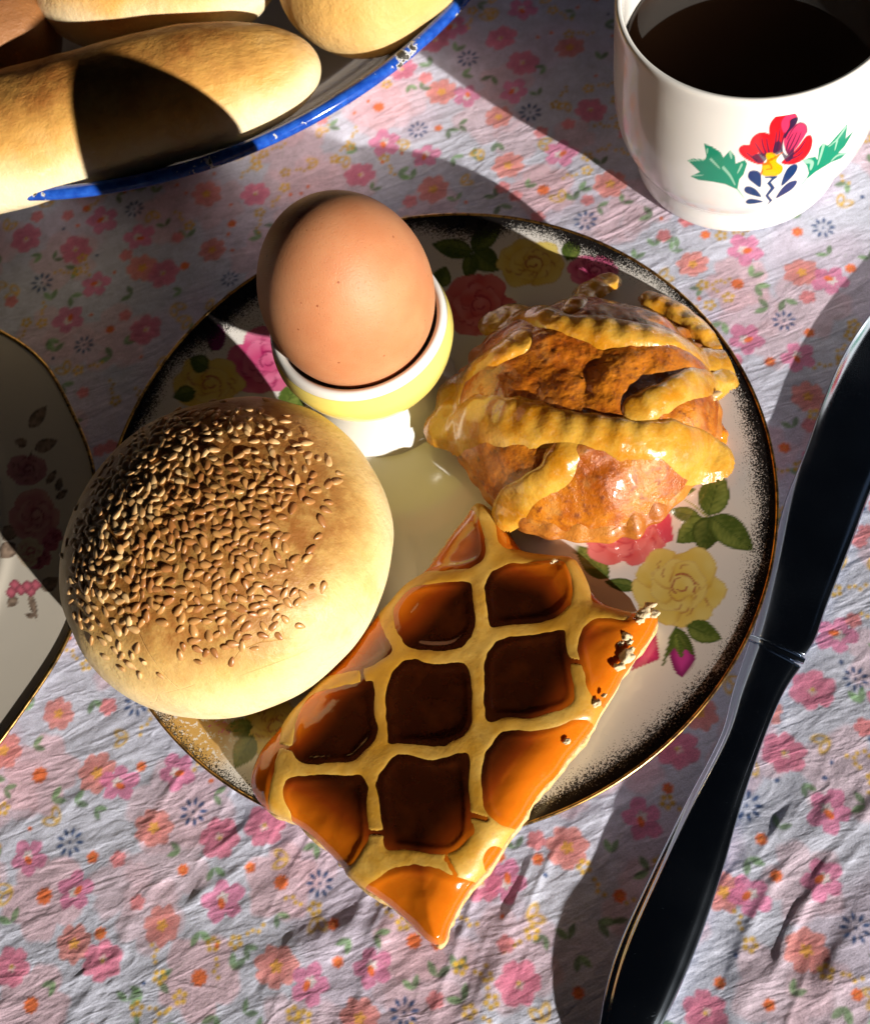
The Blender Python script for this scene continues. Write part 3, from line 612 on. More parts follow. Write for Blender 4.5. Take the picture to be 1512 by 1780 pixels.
cer = M('painted_ceramic'); cer.set(col=cer.attr(), rough=0.14, coat=0.3, coatr=0.04); cer.bump(cer.noise(0.8, 2), 0.08, 0.05)
part('body', V1, F1, cer.m, mug, col=mcol)
part('rim', V2, F2, glaze('mug_glaze', (0.80, 0.79, 0.775), 0.14).m, mug)
hp = crom([(3.70, 5.0), (4.6, 5.1), (5.3, 4.6), (5.4, 3.6), (4.9, 2.6), (3.70, 2.3)], 8); ha = math.radians(-12)
part('handle', *tube(np.stack([MUG_C[0]+hp[:, 0]*math.cos(ha), MUG_C[1]+hp[:, 0]*math.sin(ha), hp[:, 1]], -1), 0.38, 14), white.m, mug)
cof = M('black_coffee'); cof.set(col=(0.022, 0.010, 0.005), rough=0.02, ior=1.33); cof.bump(cof.noise(0.35, 1), 0.02, 0.05)
V, Fc = lathe([(0.02, 4.55), (1.5, 4.55), (3.0, 4.55), (3.38, 4.56), (3.46, 4.60), (3.47, 4.2), (0.02, 4.1)], 120, MUG_C)
props(part('coffee', V, Fc, cof.m, None, (*MUG_C, 4.1)), 'dark black coffee filling the flower painted cup', 'coffee')

# ================================================================== ENAMEL DISH and BREAD ROLLS
dish = thing('enamel_dish', (*DISH_C, 0.03), 'pale enamel dish with a chipped blue rim holding bread rolls', 'dish')
en = M('pale_enamel'); en.set(col=en.mix(en.ramp(en.noise(0.5, 3), 0.3, 0.7), (0.74, 0.66, 0.60), (0.78, 0.72, 0.68)), rough=0.16, coat=0.3); en.bump(en.noise(0.9, 2), 0.1, 0.05)
part('bowl', *lathe(crom([(0.02, 0.55), (8, 0.55), (10.6, 0.75), (12.2, 1.5), (13.5, 2.7), (14.25, 3.35), (14.62, 3.56), (14.64, 3.50), (14.2, 3.2), (13.4, 2.45), (12.2, 1.2), (11.0, 0.45), (10.6, 0.06), (10.3, 0.05), (10.0, 0.3), (0.02, 0.35)], 6), 260, DISH_C), en.m, dish)
bl = M('blue_enamel_rim'); ck = bl.noise(1.3, 6, 0.62)
chip = bl.ramp(ck, 0.60, 0.61); core = bl.ramp(ck, 0.625, 0.64)
bl.set(col=bl.mix(core, bl.mix(chip, bl.mix(bl.ramp(bl.noise(4, 3), .3, .7), (0.008, 0.05, 0.34), (0.02, 0.10, 0.50)), (0.62, 0.62, 0.62)), (0.03, 0.025, 0.02)), rough=bl.ramp(chip, 0, 1, 0.10, 0.6), coat=0.4); bl.bump(bl.ramp(ck, 0.59, 0.63, 1, 0), 0.6, 0.04)
t3 = np.linspace(0, 2*math.pi, 600, endpoint=False)
part('rim', *tube(np.stack([DISH_C[0]+14.62*np.cos(t3), DISH_C[1]+14.62*np.sin(t3), 0*t3+3.52], -1), 0.21, 14, closed=True), bl.m, dish)

def bread_mat(name, pale, gold_, brown, brown_z):
    m = M(name); sz = m.sep(m.co())[2]; n1 = m.noise(0.45, 4, 0.6); n2 = m.noise(2.2, 4, 0.65)
    k = m.math('ADD', m.math('MULTIPLY', sz, 0.30), m.math('MULTIPLY', m.math('SUBTRACT', n1, 0.5), 0.55))
    c = m.mix(m.ramp(k, brown_z[0], brown_z[1]), pale, gold_); c = m.mix(m.math('MULTIPLY', m.ramp(k, brown_z[2], brown_z[3]), m.ramp(n2, 0.25, 0.6, 0.6, 1.0)), c, brown)
    fl = m.ramp(m.noise(1.1, 5, 0.7, m.vmul(m.co(), (1, 1, 2.2))), 0.60, 0.74); c = m.mix(m.math('MULTIPLY', fl, m.ramp(k, brown_z[1], brown_z[0])), c, (0.82, 0.76, 0.62))
    m.set(col=c, rough=m.ramp(n2, 0.3, 0.7, 0.42, 0.6), sss=0.12, sssr=SSR, ssss=0.002, spec=0.35)
    m.bump(m.math('ADD', m.math('MULTIPLY', m.noise(3.5, 6, 0.7), 1.4), m.math('ADD', m.math('MULTIPLY', m.noise(16, 3), 0.25), m.math('ADD', m.math('MULTIPLY', m.noise(0.9, 4), 1.2), m.math('MULTIPLY', m.ramp(m.noise(1.0, 5, 0.6, m.vmul(m.co(), (0.22, 1.3, 1.3))), 0.40, 0.50), 0.25)))), 0.42, 0.10)
    return m.m
def roll(name, p0, p1, z, R, flat, label, mat, seed, pw=3.0, lift=0.0):
    a, b = un(*p0, z), un(*p1, z+lift); n, q = 110, 72
    t = np.linspace(0, 1, n); tm = 0.5-0.5*np.cos(math.pi*t); ax = b-a; L = np.linalg.norm(ax[:2])
    prof = R*np.clip(1-np.abs(2*tm-1)**pw, 0, 1)**0.5
    ang = np.linspace(0, 2*math.pi, q, endpoint=False); nx = np.array([-ax[1], ax[0], 0])/L
    bend = 0.35*np.sin(math.pi*tm)*(1 if seed % 2 else -1)
    Cn = a[None]+ax[None]*tm[:, None]+nx[None]*bend[:, None]
    V = Cn[:, None]+prof[:, None, None]*(np.cos(ang)[None, :, None]*nx+np.sin(ang)[None, :, None]*np.array([0, 0, flat]))
    V = V.reshape(-1, 3)
    n1 = vn(V[:, 0]*0.35, V[:, 1]*0.35, V[:, 2]*0.35, seed); n2 = vn(V[:, 0]*1.3, V[:, 1]*1.3, V[:, 2]*1.3, seed+5)
    Cr = np.repeat(Cn, q, 0); V = Cr+(V-Cr)*(1+0.06*n1+0.018*n2)[:, None]
    base = (a+b)/2
    o = part(name, V, grid_faces(n, q, wv=True), mat, None, base); return props(o, label, 'bread roll', 'bread rolls in the enamel dish')
bm1 = bread_mat('roll_crust', (0.78, 0.66, 0.44), (0.66, 0.36, 0.09), (0.32, 0.115, 0.022), (-0.05, 0.40, 0.30, 0.60))
bm2 = bread_mat('golden_crust', (0.74, 0.54, 0.26), (0.68, 0.40, 0.12), (0.42, 0.18, 0.05), (-0.4, 0.25, 0.75, 1.2))
bm3 = bread_mat('dark_crust', (0.45, 0.24, 0.09), (0.30, 0.13, 0.045), (0.14, 0.05, 0.02), (-0.6, 0.1, 0.2, 0.7))
roll('bread_roll', (-240, 332), (556, 106), 3.75, 2.32, 0.74, 'long pale bread roll overhanging the blue rim, with shadow across its middle', bm1, 3, 3.2)
roll('bread_roll', (60, -12), (490, -78), 4.3, 2.2, 0.86, 'bread roll lying parallel behind the long pale one', bm1, 6, 3.0)
roll('bread_roll', (500, 24), (800, -150), 4.1, 2.5, 0.84, 'smooth golden bread roll next to the bare stretch of dish rim', bm2, 8, 2.6)
roll('bread_roll', (-170, 150), (95, 20), 3.9, 2.15, 0.85, 'dark brown bread roll wedged behind the long pale one', bm3, 11, 2.8)
roll('bread_roll', (-60, -90), (380, -190), 3.4, 2.1, 0.86, 'bread roll at the back of the dish, behind the parallel one', bm2, 14, 2.8)

# ================================================================== SESAME BUN
BUN_C = np.array([-5.43, 13.42]); BZ, BA, BT, BB = 2.80, 4.26, 3.15, 1.65
tilt = Matrix.Rotation(math.radians(3.5), 3, Vector((-0.06, -1, 0)).normalized())
TM = np.array(tilt)
def bun_pt(ph, tq):
    ph, tq = np.broadcast_arrays(np.asarray(ph, float), np.asarray(tq, float))
    s, c = np.sin(ph), np.cos(ph)
    top = c >= 0
    r = BA*np.where(top, np.abs(s)**0.93, np.abs(s)**0.62); z = np.where(top, BT*np.sign(c)*np.abs(c)**0.98, -BB*np.abs(c)**0.85)
    x, y = r*np.cos(tq)*1.02, r*np.sin(tq)*0.985
    k = 1+0.026*vn(x*0.33+3, y*0.33, z*0.33+5.0, 61)+0.008*vn(x*1.2, y*1.2, z*1.2+9, 62)
    P = np.stack([x*k, y*k, z*k], -1)@TM.T
    return P+np.array([BUN_C[0], BUN_C[1], BZ])
ph = np.linspace(0.002, math.pi-0.002, 130); tq = np.linspace(0, 2*math.pi, 220, endpoint=False)
PHg, TQg = np.meshgrid(ph, tq, indexing='ij'); BV = bun_pt(PHg, TQg).reshape(-1, 3)
bn = M('bun_crust'); bz = bn.sep(bn.co()); n1 = bn.noise(0.5, 4, 0.6); n2 = bn.noise(2.5, 4, 0.6)
hgt = bn.math('ADD', bz[2], bn.math('MULTIPLY', bn.math('SUBTRACT', n1, 0.5), 1.6))
c = bn.mix(bn.ramp(hgt, 1.4, 4.0), (0.78, 0.66, 0.40), (0.70, 0.46, 0.15))
c = bn.mix(bn.math('MULTIPLY', bn.ramp(hgt, 2.9, 4.3), bn.ramp(n2, 0.25, 0.62, 0.5, 1.0)), c, (0.30, 0.115, 0.022))
c = bn.mix(bn.ramp(bn.noise(1.1, 5, 0.65), 0.5, 0.72, 0.0, 0.45), c, (0.60, 0.36, 0.10))
fl = bn.math('MULTIPLY', bn.ramp(bn.noise(1.6, 5, 0.7), 0.48, 0.60), bn.ramp(bz[2], 1.0, 0.35)); c = bn.mix(fl, c, (0.84, 0.81, 0.74))
wr = bn.voro(0.55, 'Distance', 'DISTANCE_TO_EDGE', bn.vmul(bn.co(), (1, 1, 1.6)))
crk = bn.math('MULTIPLY', bn.ramp(wr, 0.012, 0.0), bn.ramp(bn.noise(0.4, 2), 0.48, 0.6))
bn.set(col=c, rough=bn.ramp(n2, 0.3, 0.7, 0.38, 0.55), sss=0.15, sssr=SSR, ssss=0.0025, spec=0.35)
bn.bump(bn.math('SUBTRACT', bn.math('ADD', bn.math('MULTIPLY', bn.noise(4, 5, 0.65), 0.6), bn.math('ADD', bn.math('MULTIPLY', bn.noise(18, 2), 0.15), bn.noise(0.8, 4))), bn.math('MULTIPLY', crk, 0.25)), 0.6, 0.09)
bun = thing('sesame_bun', (*BUN_C, 1.0), 'round golden bread bun topped with toasted sesame seeds', 'bun')
part('bun_crumb', BV, grid_faces(130, 220, wv=True), bn.m, bun)
# seeds
sm = M('sesame_seed'); oi = sm.n('ShaderNodeObjectInfo')
rs = sm.ramp(oi.outputs['Random'], 0, 1); rs2 = sm.math('FRACT', sm.math('MULTIPLY', oi.outputs['Random'], 7.31))
sx_ = sm.sep(sm.co())[0]
c = sm.mix(rs, (0.33, 0.13, 0.035), (0.58, 0.31, 0.10)); c = sm.mix(sm.math('MULTIPLY', rs2, 0.55), c, (0.36, 0.15, 0.05))
c = sm.mix(sm.ramp(sx_, 0.09, 0.135), c, (0.26, 0.10, 0.035))
sm.set(col=c, rough=0.38, sss=0.1, sssr=SSR, ssss=0.001, coat=0.15, coatr=0.2); sm.bump(sm.noise(18, 3), 0.15, 0.015)
def seed_mesh(k):
    t = np.linspace(-1, 1, 9); t = np.sin(t*math.pi/2); r = np.sqrt(np.clip(1-t*t, 0, 1))*(1-0.32*t)+0.004
    a = np.linspace(0, 2*math.pi, 8, endpoint=False)
    V = np.stack([np.repeat(t[:, None]*0.138, 8, 1)*(1+0.06*k), r[:, None]*np.cos(a)[None]*0.080, r[:, None]*np.sin(a)[None]*(0.032+0.005*k)], -1).reshape(-1, 3)
    return V, grid_faces(9, 8, wv=True)
sV = [seed_mesh(k) for k in range(3)]; sM = [mesh('sesame_seed', V*S, F) for V, F in sV]
for m_ in sM: m_.materials.append(sm.m)
srn = np.random.default_rng(23); pts = []; cand = []
ax0 = np.array([-0.06, 0.10])
while len(cand) < 9000:
    u = srn.uniform(-1, 1, 2)*3.9; r = np.hypot(*u)
    if r > 3.75: continue
    cand.append(u)
sel = []
for u in cand:
    r = math.hypot(*u); e = 3.45+0.40*float(vn(math.atan2(u[1], u[0])*1.6, 3.0, 0, 71))
    aw = math.atan2(u[1], u[0]); dens = 1.0 if r < e-1.0 else max(0.0, (e-r)/1.0)
    patch = 0.42+0.7*float(vn(u[0]*0.7+5, u[1]*0.7, 0, 72))+0.25*math.sin(aw-0.7)
    if srn.random() > dens*patch+0.08*(r < e)+0.012: continue
    md = 0.165
    if all((u[0]-q[0])**2+(u[1]-q[1])**2 > md*md for q in sel): sel.append(u)
    if len(sel) >= 640: break
info = []
for u in sel:
    r = math.hypot(*u); phv = math.asin(min(0.999, (min(r/BA, 0.999))**(1/0.93))); tv = math.atan2(u[1], u[0])
    p = bun_pt(phv, tv); a = bun_pt(phv+0.01, tv)-p; b = bun_pt(phv, tv+0.01)-p; nrm = np.cross(a, b); nrm /= np.linalg.norm(nrm)
    if nrm[2] < 0: nrm = -nrm
    info.append((p, nrm, float(np.dot(CAM_O-p, nrm)/np.linalg.norm(CAM_O-p)**3)))
info.sort(key=lambda q: -q[2])
def seed_matrix(p, nrm):
    z = Vector(nrm+srn.normal(0, 0.16, 3)).normalized(); x = Vector(srn.normal(0, 1, 3)); x = (x-z*x.dot(z)).normalized(); y = z.cross(x); s = srn.uniform(0.78, 1.22)
    Mx = Matrix.Identity(4)
    for i in range(3): Mx[i][0] = x[i]*s; Mx[i][1] = y[i]*s; Mx[i][2] = z[i]*s; Mx[i][3] = p[i]+nrm[i]*0.010
    return Mx
rest_V, rest_F, off = [], [], 0
bl0 = np.array(bun.location)/S
for i, (p, nrm, _) in enumerate(info):
    Mx = seed_matrix(p, nrm); k = int(srn.integers(0, 3))
    if i < 300:
        Mx = Matrix(Mx); tr = Mx.to_translation(); Mx.translation = (tr-Vector(bl0))*S
        o = bpy.data.objects.new('sesame_seed', sM[k]); sc.collection.objects.link(o); o.parent = bun; o.matrix_local = Mx
    else:
        a = np.array(Mx); rest_V.append(sV[k][0]@a[:3, :3].T+a[:3, 3]); rest_F.append(sV[k][1]+off); off += len(sV[k][0])
if rest_V:
    sm2 = M('sesame_seed_mass'); nn = sm2.noise(4.0, 0); c = sm2.mix(sm2.ramp(nn, 0.35, 0.65), (0.48, 0.25, 0.09), (0.68, 0.44, 0.20)); sm2.set(col=c, rough=0.4)
    props(part('sesame_seeds', np.vstack(rest_V), np.vstack(rest_F), sm2.m, bun), kind='stuff')

# ================================================================== LATTICE TART SLICE
APEX = un(830, 870, 2.0)[:2]; TD = np.array([-0.385, -0.923])
def zt(x, y): return 1.98+0.068*((x-APEX[0])*TD[0]+(y-APEX[1])*TD[1])
def on_tart(u, v, dz=0.0):
    z = 2.2
    for _ in range(4): w = un(u, v, z+dz); z = float(zt(w[0], w[1]))
    return un(u, v, z+dz)
def qt(p): return (400+p[0]/1.989, 850+p[1]/1.989)
OUT = [(824, 866), (850, 878), (884, 915), (908, 948), (960, 958), (1002, 966), (1040, 1030), (1085, 1052), (1142, 1056), (1128, 1100), (1092, 1155), (1045, 1232), (1010, 1280), (965, 1338), (925, 1392), (888, 1440), (850, 1500), (806, 1552), (780, 1600), (768, 1640), (744, 1640), (705, 1604), (668, 1572),
       (610, 1530), (585, 1505), (555, 1470), (505, 1428), (455, 1402), (424, 1352), (440, 1308), (484, 1250), (520, 1208), (585, 1140), (640, 1072), (684, 1024), (732, 985), (765, 945), (795, 900)]
OW = np.array([on_tart(*p)[:2] for p in OUT]); OW = crom(OW, 5, True)
OW += 0.05*np.stack([vn(OW[:, 0]*1.5, OW[:, 1]*1.5, 0, 81), vn(OW[:, 0]*1.5, OW[:, 1]*1.5, 0, 82)], -1)
LAT = [[(850, 30), (885, 110), (905, 190), (920, 238)], [(920, 238), (1030, 222), (1150, 212), (1208, 262)], [(1208, 262), (1212, 350), (1205, 430)], [(920, 238), (865, 285), (780, 298), (680, 300), (600, 322), (545, 370)],
       [(865, 285), (858, 350), (865, 420), (868, 500), (840, 562)], [(545, 370), (535, 420), (558, 500), (588, 562), (535, 615), (465, 642), (360, 660), (240, 680)], [(588, 562), (700, 582), (790, 578), (840, 562)], [(840, 562), (880, 525), (950, 495), (1080, 478), (1165, 452), (1205, 430)],
       [(1205, 430), (1270, 415), (1360, 420)], [(1205, 430), (1180, 520), (1192, 600), (1215, 700), (1232, 752)], [(840, 562), (852, 640), (856, 730), (862, 800), (868, 850)], [(868, 850), (940, 815), (1040, 815), (1150, 782), (1232, 752), (1300, 790)],
       [(535, 615), (518, 700), (520, 780), (525, 850), (498, 932)], [(498, 932), (420, 965), (330, 968), (250, 972), (188, 950)], [(188, 950), (192, 860), (205, 755), (240, 680)], [(498, 932), (580, 898), (700, 912), (790, 892), (868, 850)],
       [(498, 932), (488, 1000), (495, 1090), (505, 1200), (488, 1292)], [(868, 850), (850, 930), (845, 1010), (852, 1100), (875, 1165), (960, 1200)], [(188, 950), (150, 1050), (160, 1120)], [(488, 1292), (600, 1275), (700, 1285), (785, 1292), (850, 1225), (875, 1165)],
       [(488, 1292), (440, 1330), (380, 1350)], [(785, 1292), (830, 1310)]]
LW = [np.array([on_tart(*qt(p), dz=0.15)[:2] for p in crom(l, 4)]) for l in LAT]
CRK = [[(1160, 588), (1215, 596)], [(452, 622), (458, 668)], [(470, 1186), (525, 1188)], [(830, 1125), (885, 1140)], [(170, 884), (222, 900)], [(745, 1275), (775, 1330)]]
KW = [np.array([on_tart(*qt(p), dz=0.2)[:2] for p in l]) for l in CRK]
h_ = 0.045; lo = OW.min(0)-0.1; hi = OW.max(0)+0.1
gx = np.arange(lo[0], hi[0], h_); gy = np.arange(lo[1], hi[1], h_); TX, TY = np.meshgrid(gx, gy, indexing='ij'); nx_, ny_ = TX.shape
ins = inside(TX, TY, OW); eo, _ = dpoly(TX, TY, OW, True)
Fq = grid_faces(nx_, ny_); keep = ins.ravel()[Fq].any(1); Fq = Fq[keep]
# snap the outer ring of vertices to the outline
outv = np.unique(Fq[~ins.ravel()[Fq]]) if False else np.array(sorted(set(Fq.ravel()[~ins.ravel()[Fq.ravel()]].tolist())))
fx, fy = TX.ravel().copy(), TY.ravel().copy()
Ocl = np.vstack([OW, OW[:1]]); a_, b_ = Ocl[:-1], Ocl[1:]
for i in outv:
    p = np.array([fx[i], fy[i]]); ab = b_-a_; s = np.clip(((p-a_)*ab).sum(1)/((ab*ab).sum(1)+1e-12), 0, 1); q = a_+ab*s[:, None]; j = np.argmin(((q-p)**2).sum(1)); fx[i], fy[i] = q[j]
e = np.where(ins.ravel(), eo.ravel(), 0.0)
ds = np.stack([dpoly(fx, fy, l)[0] for l in LW]); dl = -0.11*np.log(np.exp(-ds/0.11).sum(0)+1e-12)
wid = 0.285+0.05*vn(fx*1.1, fy*1.1, 0, 83)
base = zt(fx, fy)
rightc = sstep(-1.0, 1.0, (fx-APEX[0])*(-TD[1])+(fy-APEX[1])*TD[0])          # the freshly cut side slumps more
slump = 0.52*(1-np.sqrt(np.clip(1-np.clip(1-e/0.62, 0, 1)**2, 0, 1)))+0.10*(1-sstep(0, 1.2, e))
men = 0.05*np.exp(-np.clip(dl-wid, 0, 9)/0.10)
zf = base+0.078-slump+men+0.03*vn(fx*0.9, fy*0.9, 0, 84)+0.010*vn(fx*3, fy*3, 0, 85)*(e < 0.8)
# separate cells: flood fill where no dough runs
free_ = (dl > wid*0.9).reshape(nx_, ny_) & (ins | (eo < h_*1.2)); lab = np.zeros((nx_, ny_), int); nl = 0
from collections import deque
for i in range(nx_):
    for j in range(ny_):
        if free_[i, j] and not lab[i, j]:
            nl += 1; dq = deque([(i, j)]); lab[i, j] = nl
            while dq:
                p, q = dq.popleft()
                for a, b in ((p+1, q), (p-1, q), (p, q+1), (p, q-1)):
                    if 0 <= a < nx_ and 0 <= b < ny_ and free_[a, b] and not lab[a, b]: lab[a, b] = nl; dq.append((a, b))
cnt = np.bincount(lab.ravel(), minlength=nl+1)
for k in range(1, nl+1):
    if cnt[k] < 60: lab[lab == k] = 0
dq = deque(zip(*np.nonzero(lab)))
while dq:
    p, q = dq.popleft()
    for a, b in ((p+1, q), (p-1, q), (p, q+1), (p, q-1)):
        if 0 <= a < nx_ and 0 <= b < ny_ and not lab[a, b]: lab[a, b] = lab[p, q]; dq.append((a, b))
tart = thing('tart_slice', (*APEX, 1.0), 'slice of lattice fruit tart with amber jelly cells, its tip poking past the plate edge', 'tart')
jelly = M('amber_jelly')
jelly.set(col=jelly.mix(jelly.ramp(jelly.noise(1.8, 4, 0.6), 0.45, 0.8, 0.0, 0.10), jelly.attr(), (0.30, 0.06, 0.004)), rough=jelly.ramp(jelly.noise(1.5, 3), 0.35, 0.7, 0.05, 0.14), sss=0.35, sssr=(1.0, 0.25, 0.05), ssss=0.002, coat=0.8, coatr=0.04, ior=1.42)
jelly.bump(jelly.math('ADD', jelly.noise(1.2, 3), jelly.math('MULTIPLY', jelly.noise(6, 3), 0.25)), 0.22, 0.08)
deep, thin = np.array([0.030, 0.006, 0.0015]), np.array([0.62, 0.155, 0.006])
thick = sstep(0.5, 1.7, e+0.25*vn(fx*0.8, fy*0.8, 0, 86)+0.18)[:, None]
mid_ = np.array([0.26, 0.042, 0.004]); jcol = np.where(thick < 0.5, thin*(1-2*thick)+mid_*2*thick, mid_*(2-2*thick)+deep*(2*thick-1))
def sub(V, F, col=None):
    u, inv = np.unique(F, return_inverse=True); return V[u], inv.reshape(F.shape), (col[u] if col is not None else None)
FVf = np.stack([fx, fy, zf], -1); flab = lab.ravel()[Fq[:, 0]]
for k in np.unique(flab):
    if k == 0: continue
    V, F, c = sub(FVf, Fq[flab == k], jcol); part('jelly_filling', V, F, jelly.m, tart, col=c)
q = np.clip(dl/wid, 0, 4); prof = np.where(q < 1, 0.125*np.clip(1-np.abs(q)**3.2, 0, 1)**0.7-0.02, -0.02-(q-1)*0.3)
for l in KW:
    d, _ = dpoly(fx, fy, l); prof = prof-0.09*np.exp(-(d/0.03)**2)
zl = base-slump*0.9+prof+0.035+0.03*vn(fx*0.9, fy*0.9, 0, 84)+0.008*vn(fx*2.3, fy*2.3, 0, 87)+0.004*vn(fx*6, fy*6, 0, 88)
Fl = Fq[(q[Fq] < 1.35).any(1)]
dough = M('lattice_dough'); n1 = dough.noise(0.9, 4, 0.6); n2 = dough.noise(9, 4, 0.6)
c = dough.mix(dough.ramp(n1, 0.32, 0.66), (0.66, 0.41, 0.09), (0.56, 0.28, 0.025)); c = dough.mix(dough.math('MULTIPLY', dough.ramp(n2, 0.55, 0.75), 0.4), c, (0.34, 0.14, 0.02)); c = dough.mix(dough.ramp(dough.noise(0.35, 3), 0.42, 0.62, 0.0, 0.55), c, (0.46, 0.22, 0.02))
dough.set(col=c, rough=dough.ramp(n2, 0.3, 0.7, 0.32, 0.5), sss=0.15, sssr=SSR, ssss=0.002, coat=0.25, coatr=0.15)
dough.bump(dough.math('ADD', dough.noise(12, 4, 0.65), dough.math('MULTIPLY', dough.noise(3, 3), 0.6)), 0.25, 0.03)
V, F, _ = sub(np.stack([fx, fy, zl], -1), Fl); part('lattice', V, F, dough.m, tart)
cr = M('tart_crust'); n2 = cr.noise(6, 5, 0.7); cr.set(col=cr.mix(cr.ramp(n2, 0.35, 0.7), (0.76, 0.58, 0.30), (0.60, 0.33, 0.09)), rough=0.6, sss=0.15, sssr=SSR, ssss=0.002); cr.bump(cr.noise(9, 5, 0.7), 0.6, 0.06)
No = len(OW); ctr = OW.mean(0); ringz = []
tang = np.roll(OW, -1, 0)-np.roll(OW, 1, 0); nrm2 = np.stack([tang[:, 1], -tang[:, 0]], -1); nrm2 /= np.linalg.norm(nrm2, axis=1)[:, None]
if ((OW+nrm2*0.01-ctr)**2).sum() < ((OW-ctr)**2).sum(): nrm2 = -nrm2
zo = zt(OW[:, 0], OW[:, 1]); jag = 0.06*vn(np.arange(No)*0.37, 0.0, 0, 89)+0.05*vn(np.arange(No)*1.1, 4.0, 0, 90)
rings = []
for off_, dz in ((-0.25, -0.62), (-0.02, -0.54), (0.02, -0.58), (0.03, -0.66), (0.02, -0.84), (-0.15, -0.90), (-1.2, -0.90)):
    p = OW+nrm2*(off_+0.6*jag[:, None]*(off_ > -0.1)) if off_ > -1 else ctr+(OW-ctr)*0.5
    rings.append(np.stack([p[:, 0], p[:, 1], zo+dz+jag*(dz > -0.7)], -1))
CVx = np.stack(rings, 0).reshape(-1, 3); part('pastry_base', CVx, grid_faces(len(rings), No, wv=True), cr.m, tart)
# crumbs on the torn corner
def lump(c, r, seed, n=3):
    import bmesh
    bm = bmesh.new(); bmesh.ops.create_icosphere(bm, subdivisions=n, radius=1.0)
    V = np.array([v.co[:] for v in bm.verts]); F = [[v.index for v in f.verts] for f in bm.faces]; bm.free()
    k = 1+0.45*vn(V[:, 0]*1.6+seed, V[:, 1]*1.6, V[:, 2]*1.6+seed*1.7, seed)+0.2*vn(V[:, 0]*4, V[:, 1]*4+seed, V[:, 2]*4, seed+1)
    return V*k[:, None]*np.array(r)+np.array(c), np.array(F)
crm = M('pale_crumb'); crm.set(col=(0.76, 0.60, 0.38), rough=0.7); crm.bump(crm.noise(10, 4), 0.5, 0.05)
for i, (u, v, r) in enumerate(((1128, 1054, .17), (1118, 1066, .20), (1138, 1066, .13), (1112, 1078, .12), (1088, 1106, .16), (1078, 1118, .10), (1094, 1116, .09), (1090, 1140, .22), (1076, 1158, .14), (1098, 1128, .1), (964, 974, .10), (958, 980, .08), (1020, 1212, .10), (1036, 1222, .12), (1050, 1208, .08), (985, 1288, .1))):
    w = on_tart(u, v, 0.0); part('crumb', *lump((w[0], w[1], w[2]-0.04), (r*0.9, r*0.7, r*0.5), i*3+1, 3), crm.m, tart)

# ================================================================== GLAZED ROUND PASTRY
AC = np.array([4.66, 14.14]); AR = 3.50
prg = np.random.default_rng(12); ch = []
while len(ch) < 15:
    u = prg.uniform(-3.3, 3.3, 2)
    if np.hypot(*u) < 3.25 and all(np.hypot(*(u-q[0])) > 1.15 for q in ch): ch.append((u, prg.uniform(0, 3.14), prg.uniform(0.7, 1.1)))
def dsm(r): return 2.15+1.75*np.clip(1-(np.clip(r, 0, AR)/AR)**4.0, 0, 1)
def dome(x, y):
    dx, dy = x-AC[0], y-AC[1]; r = np.hypot(dx, dy)
    z = dsm(r)
    b = np.zeros(np.shape(x))
    for u, a, s in ch:
        p, w = (dx-u[0])*math.cos(a)+(dy-u[1])*math.sin(a), -(dx-u[0])*math.sin(a)+(dy-u[1])*math.cos(a)
        b = b+(s*np.exp(-((p/1.0)**2+(w/0.55)**2)*1.4))**4
    return z+0.17*b**0.25-0.04+0.10*fbm(x*1.6, y*1.6, 0, 4, 91)
def on_dome(u, v):
    z = 3.6
    for _ in range(5): w = un(u, v, z); z = float(dsm(np.hypot(w[0]-AC[0], w[1]-AC[1])))+0.2
    return un(u, v, z)[:2]
ap = thing('glazed_pastry', (*AC, 0.95), 'round fluted apple pastry with dough strips under a sticky glaze', 'pastry')
fillm = M('glazed_apple'); n1 = fillm.noise(0.8, 4, 0.6, dist=0.6); n2 = fillm.noise(5, 5, 0.65); n3 = fillm.noise(1.3, 3, 0.5)
c = fillm.mix(fillm.ramp(n1, 0.34, 0.66), (0.38, 0.085, 0.006), (0.62, 0.21, 0.015)); c = fillm.mix(fillm.ramp(n2, 0.5, 0.72), c, (0.20, 0.045, 0.008))
c = fillm.mix(fillm.math('MULTIPLY', fillm.ramp(n3, 0.55, 0.72), 0.30), c, (0.70, 0.44, 0.15))
fillm.set(col=c, rough=fillm.ramp(n2, 0.35, 0.65, 0.14, 0.34), sss=0.06, sssr=SSR, ssss=0.001, coat=0.8, coatr=0.08)
fillm.bump(fillm.math('ADD', fillm.math('MULTIPLY', fillm.noise(8, 5, 0.7), 0.7), fillm.noise(2.5, 4, 0.6)), 0.55, 0.09)
ra = np.linspace(0.01, 1, 90); ta = np.linspace(0, 2*math.pi, 320, endpoint=False); RA, TA = np.meshgrid(ra, ta, indexing='ij')
NF = 32
def flute(t): return 1+(0.012+0.010*vn(np.cos(t)*3, np.sin(t)*3, 0, 99))*np.cos(NF*t+1.2*np.sin(2*t))*(0.6+0.4*np.sin(3*t))+0.015*np.sin(3*t+1)+0.01*np.sin(7*t)
rx_ = RA*AR*flute(TA)*1.0; X, Y = AC[0]+rx_*np.cos(TA), AC[1]+rx_*np.sin(TA)
part('apple_filling', np.stack([X, Y, dome(X, Y)], -1).reshape(-1, 3), grid_faces(90, 320, wv=True), fillm.m, ap)
crust = M('fluted_crust'); n1 = crust.noise(1.0, 4); n2 = crust.noise(6, 5, 0.7)
c = crust.mix(crust.ramp(n1, 0.35, 0.65), (0.56, 0.21, 0.03), (0.38, 0.11, 0.012)); c = crust.mix(crust.ramp(n2, 0.52, 0.72), c, (0.30, 0.10, 0.025))
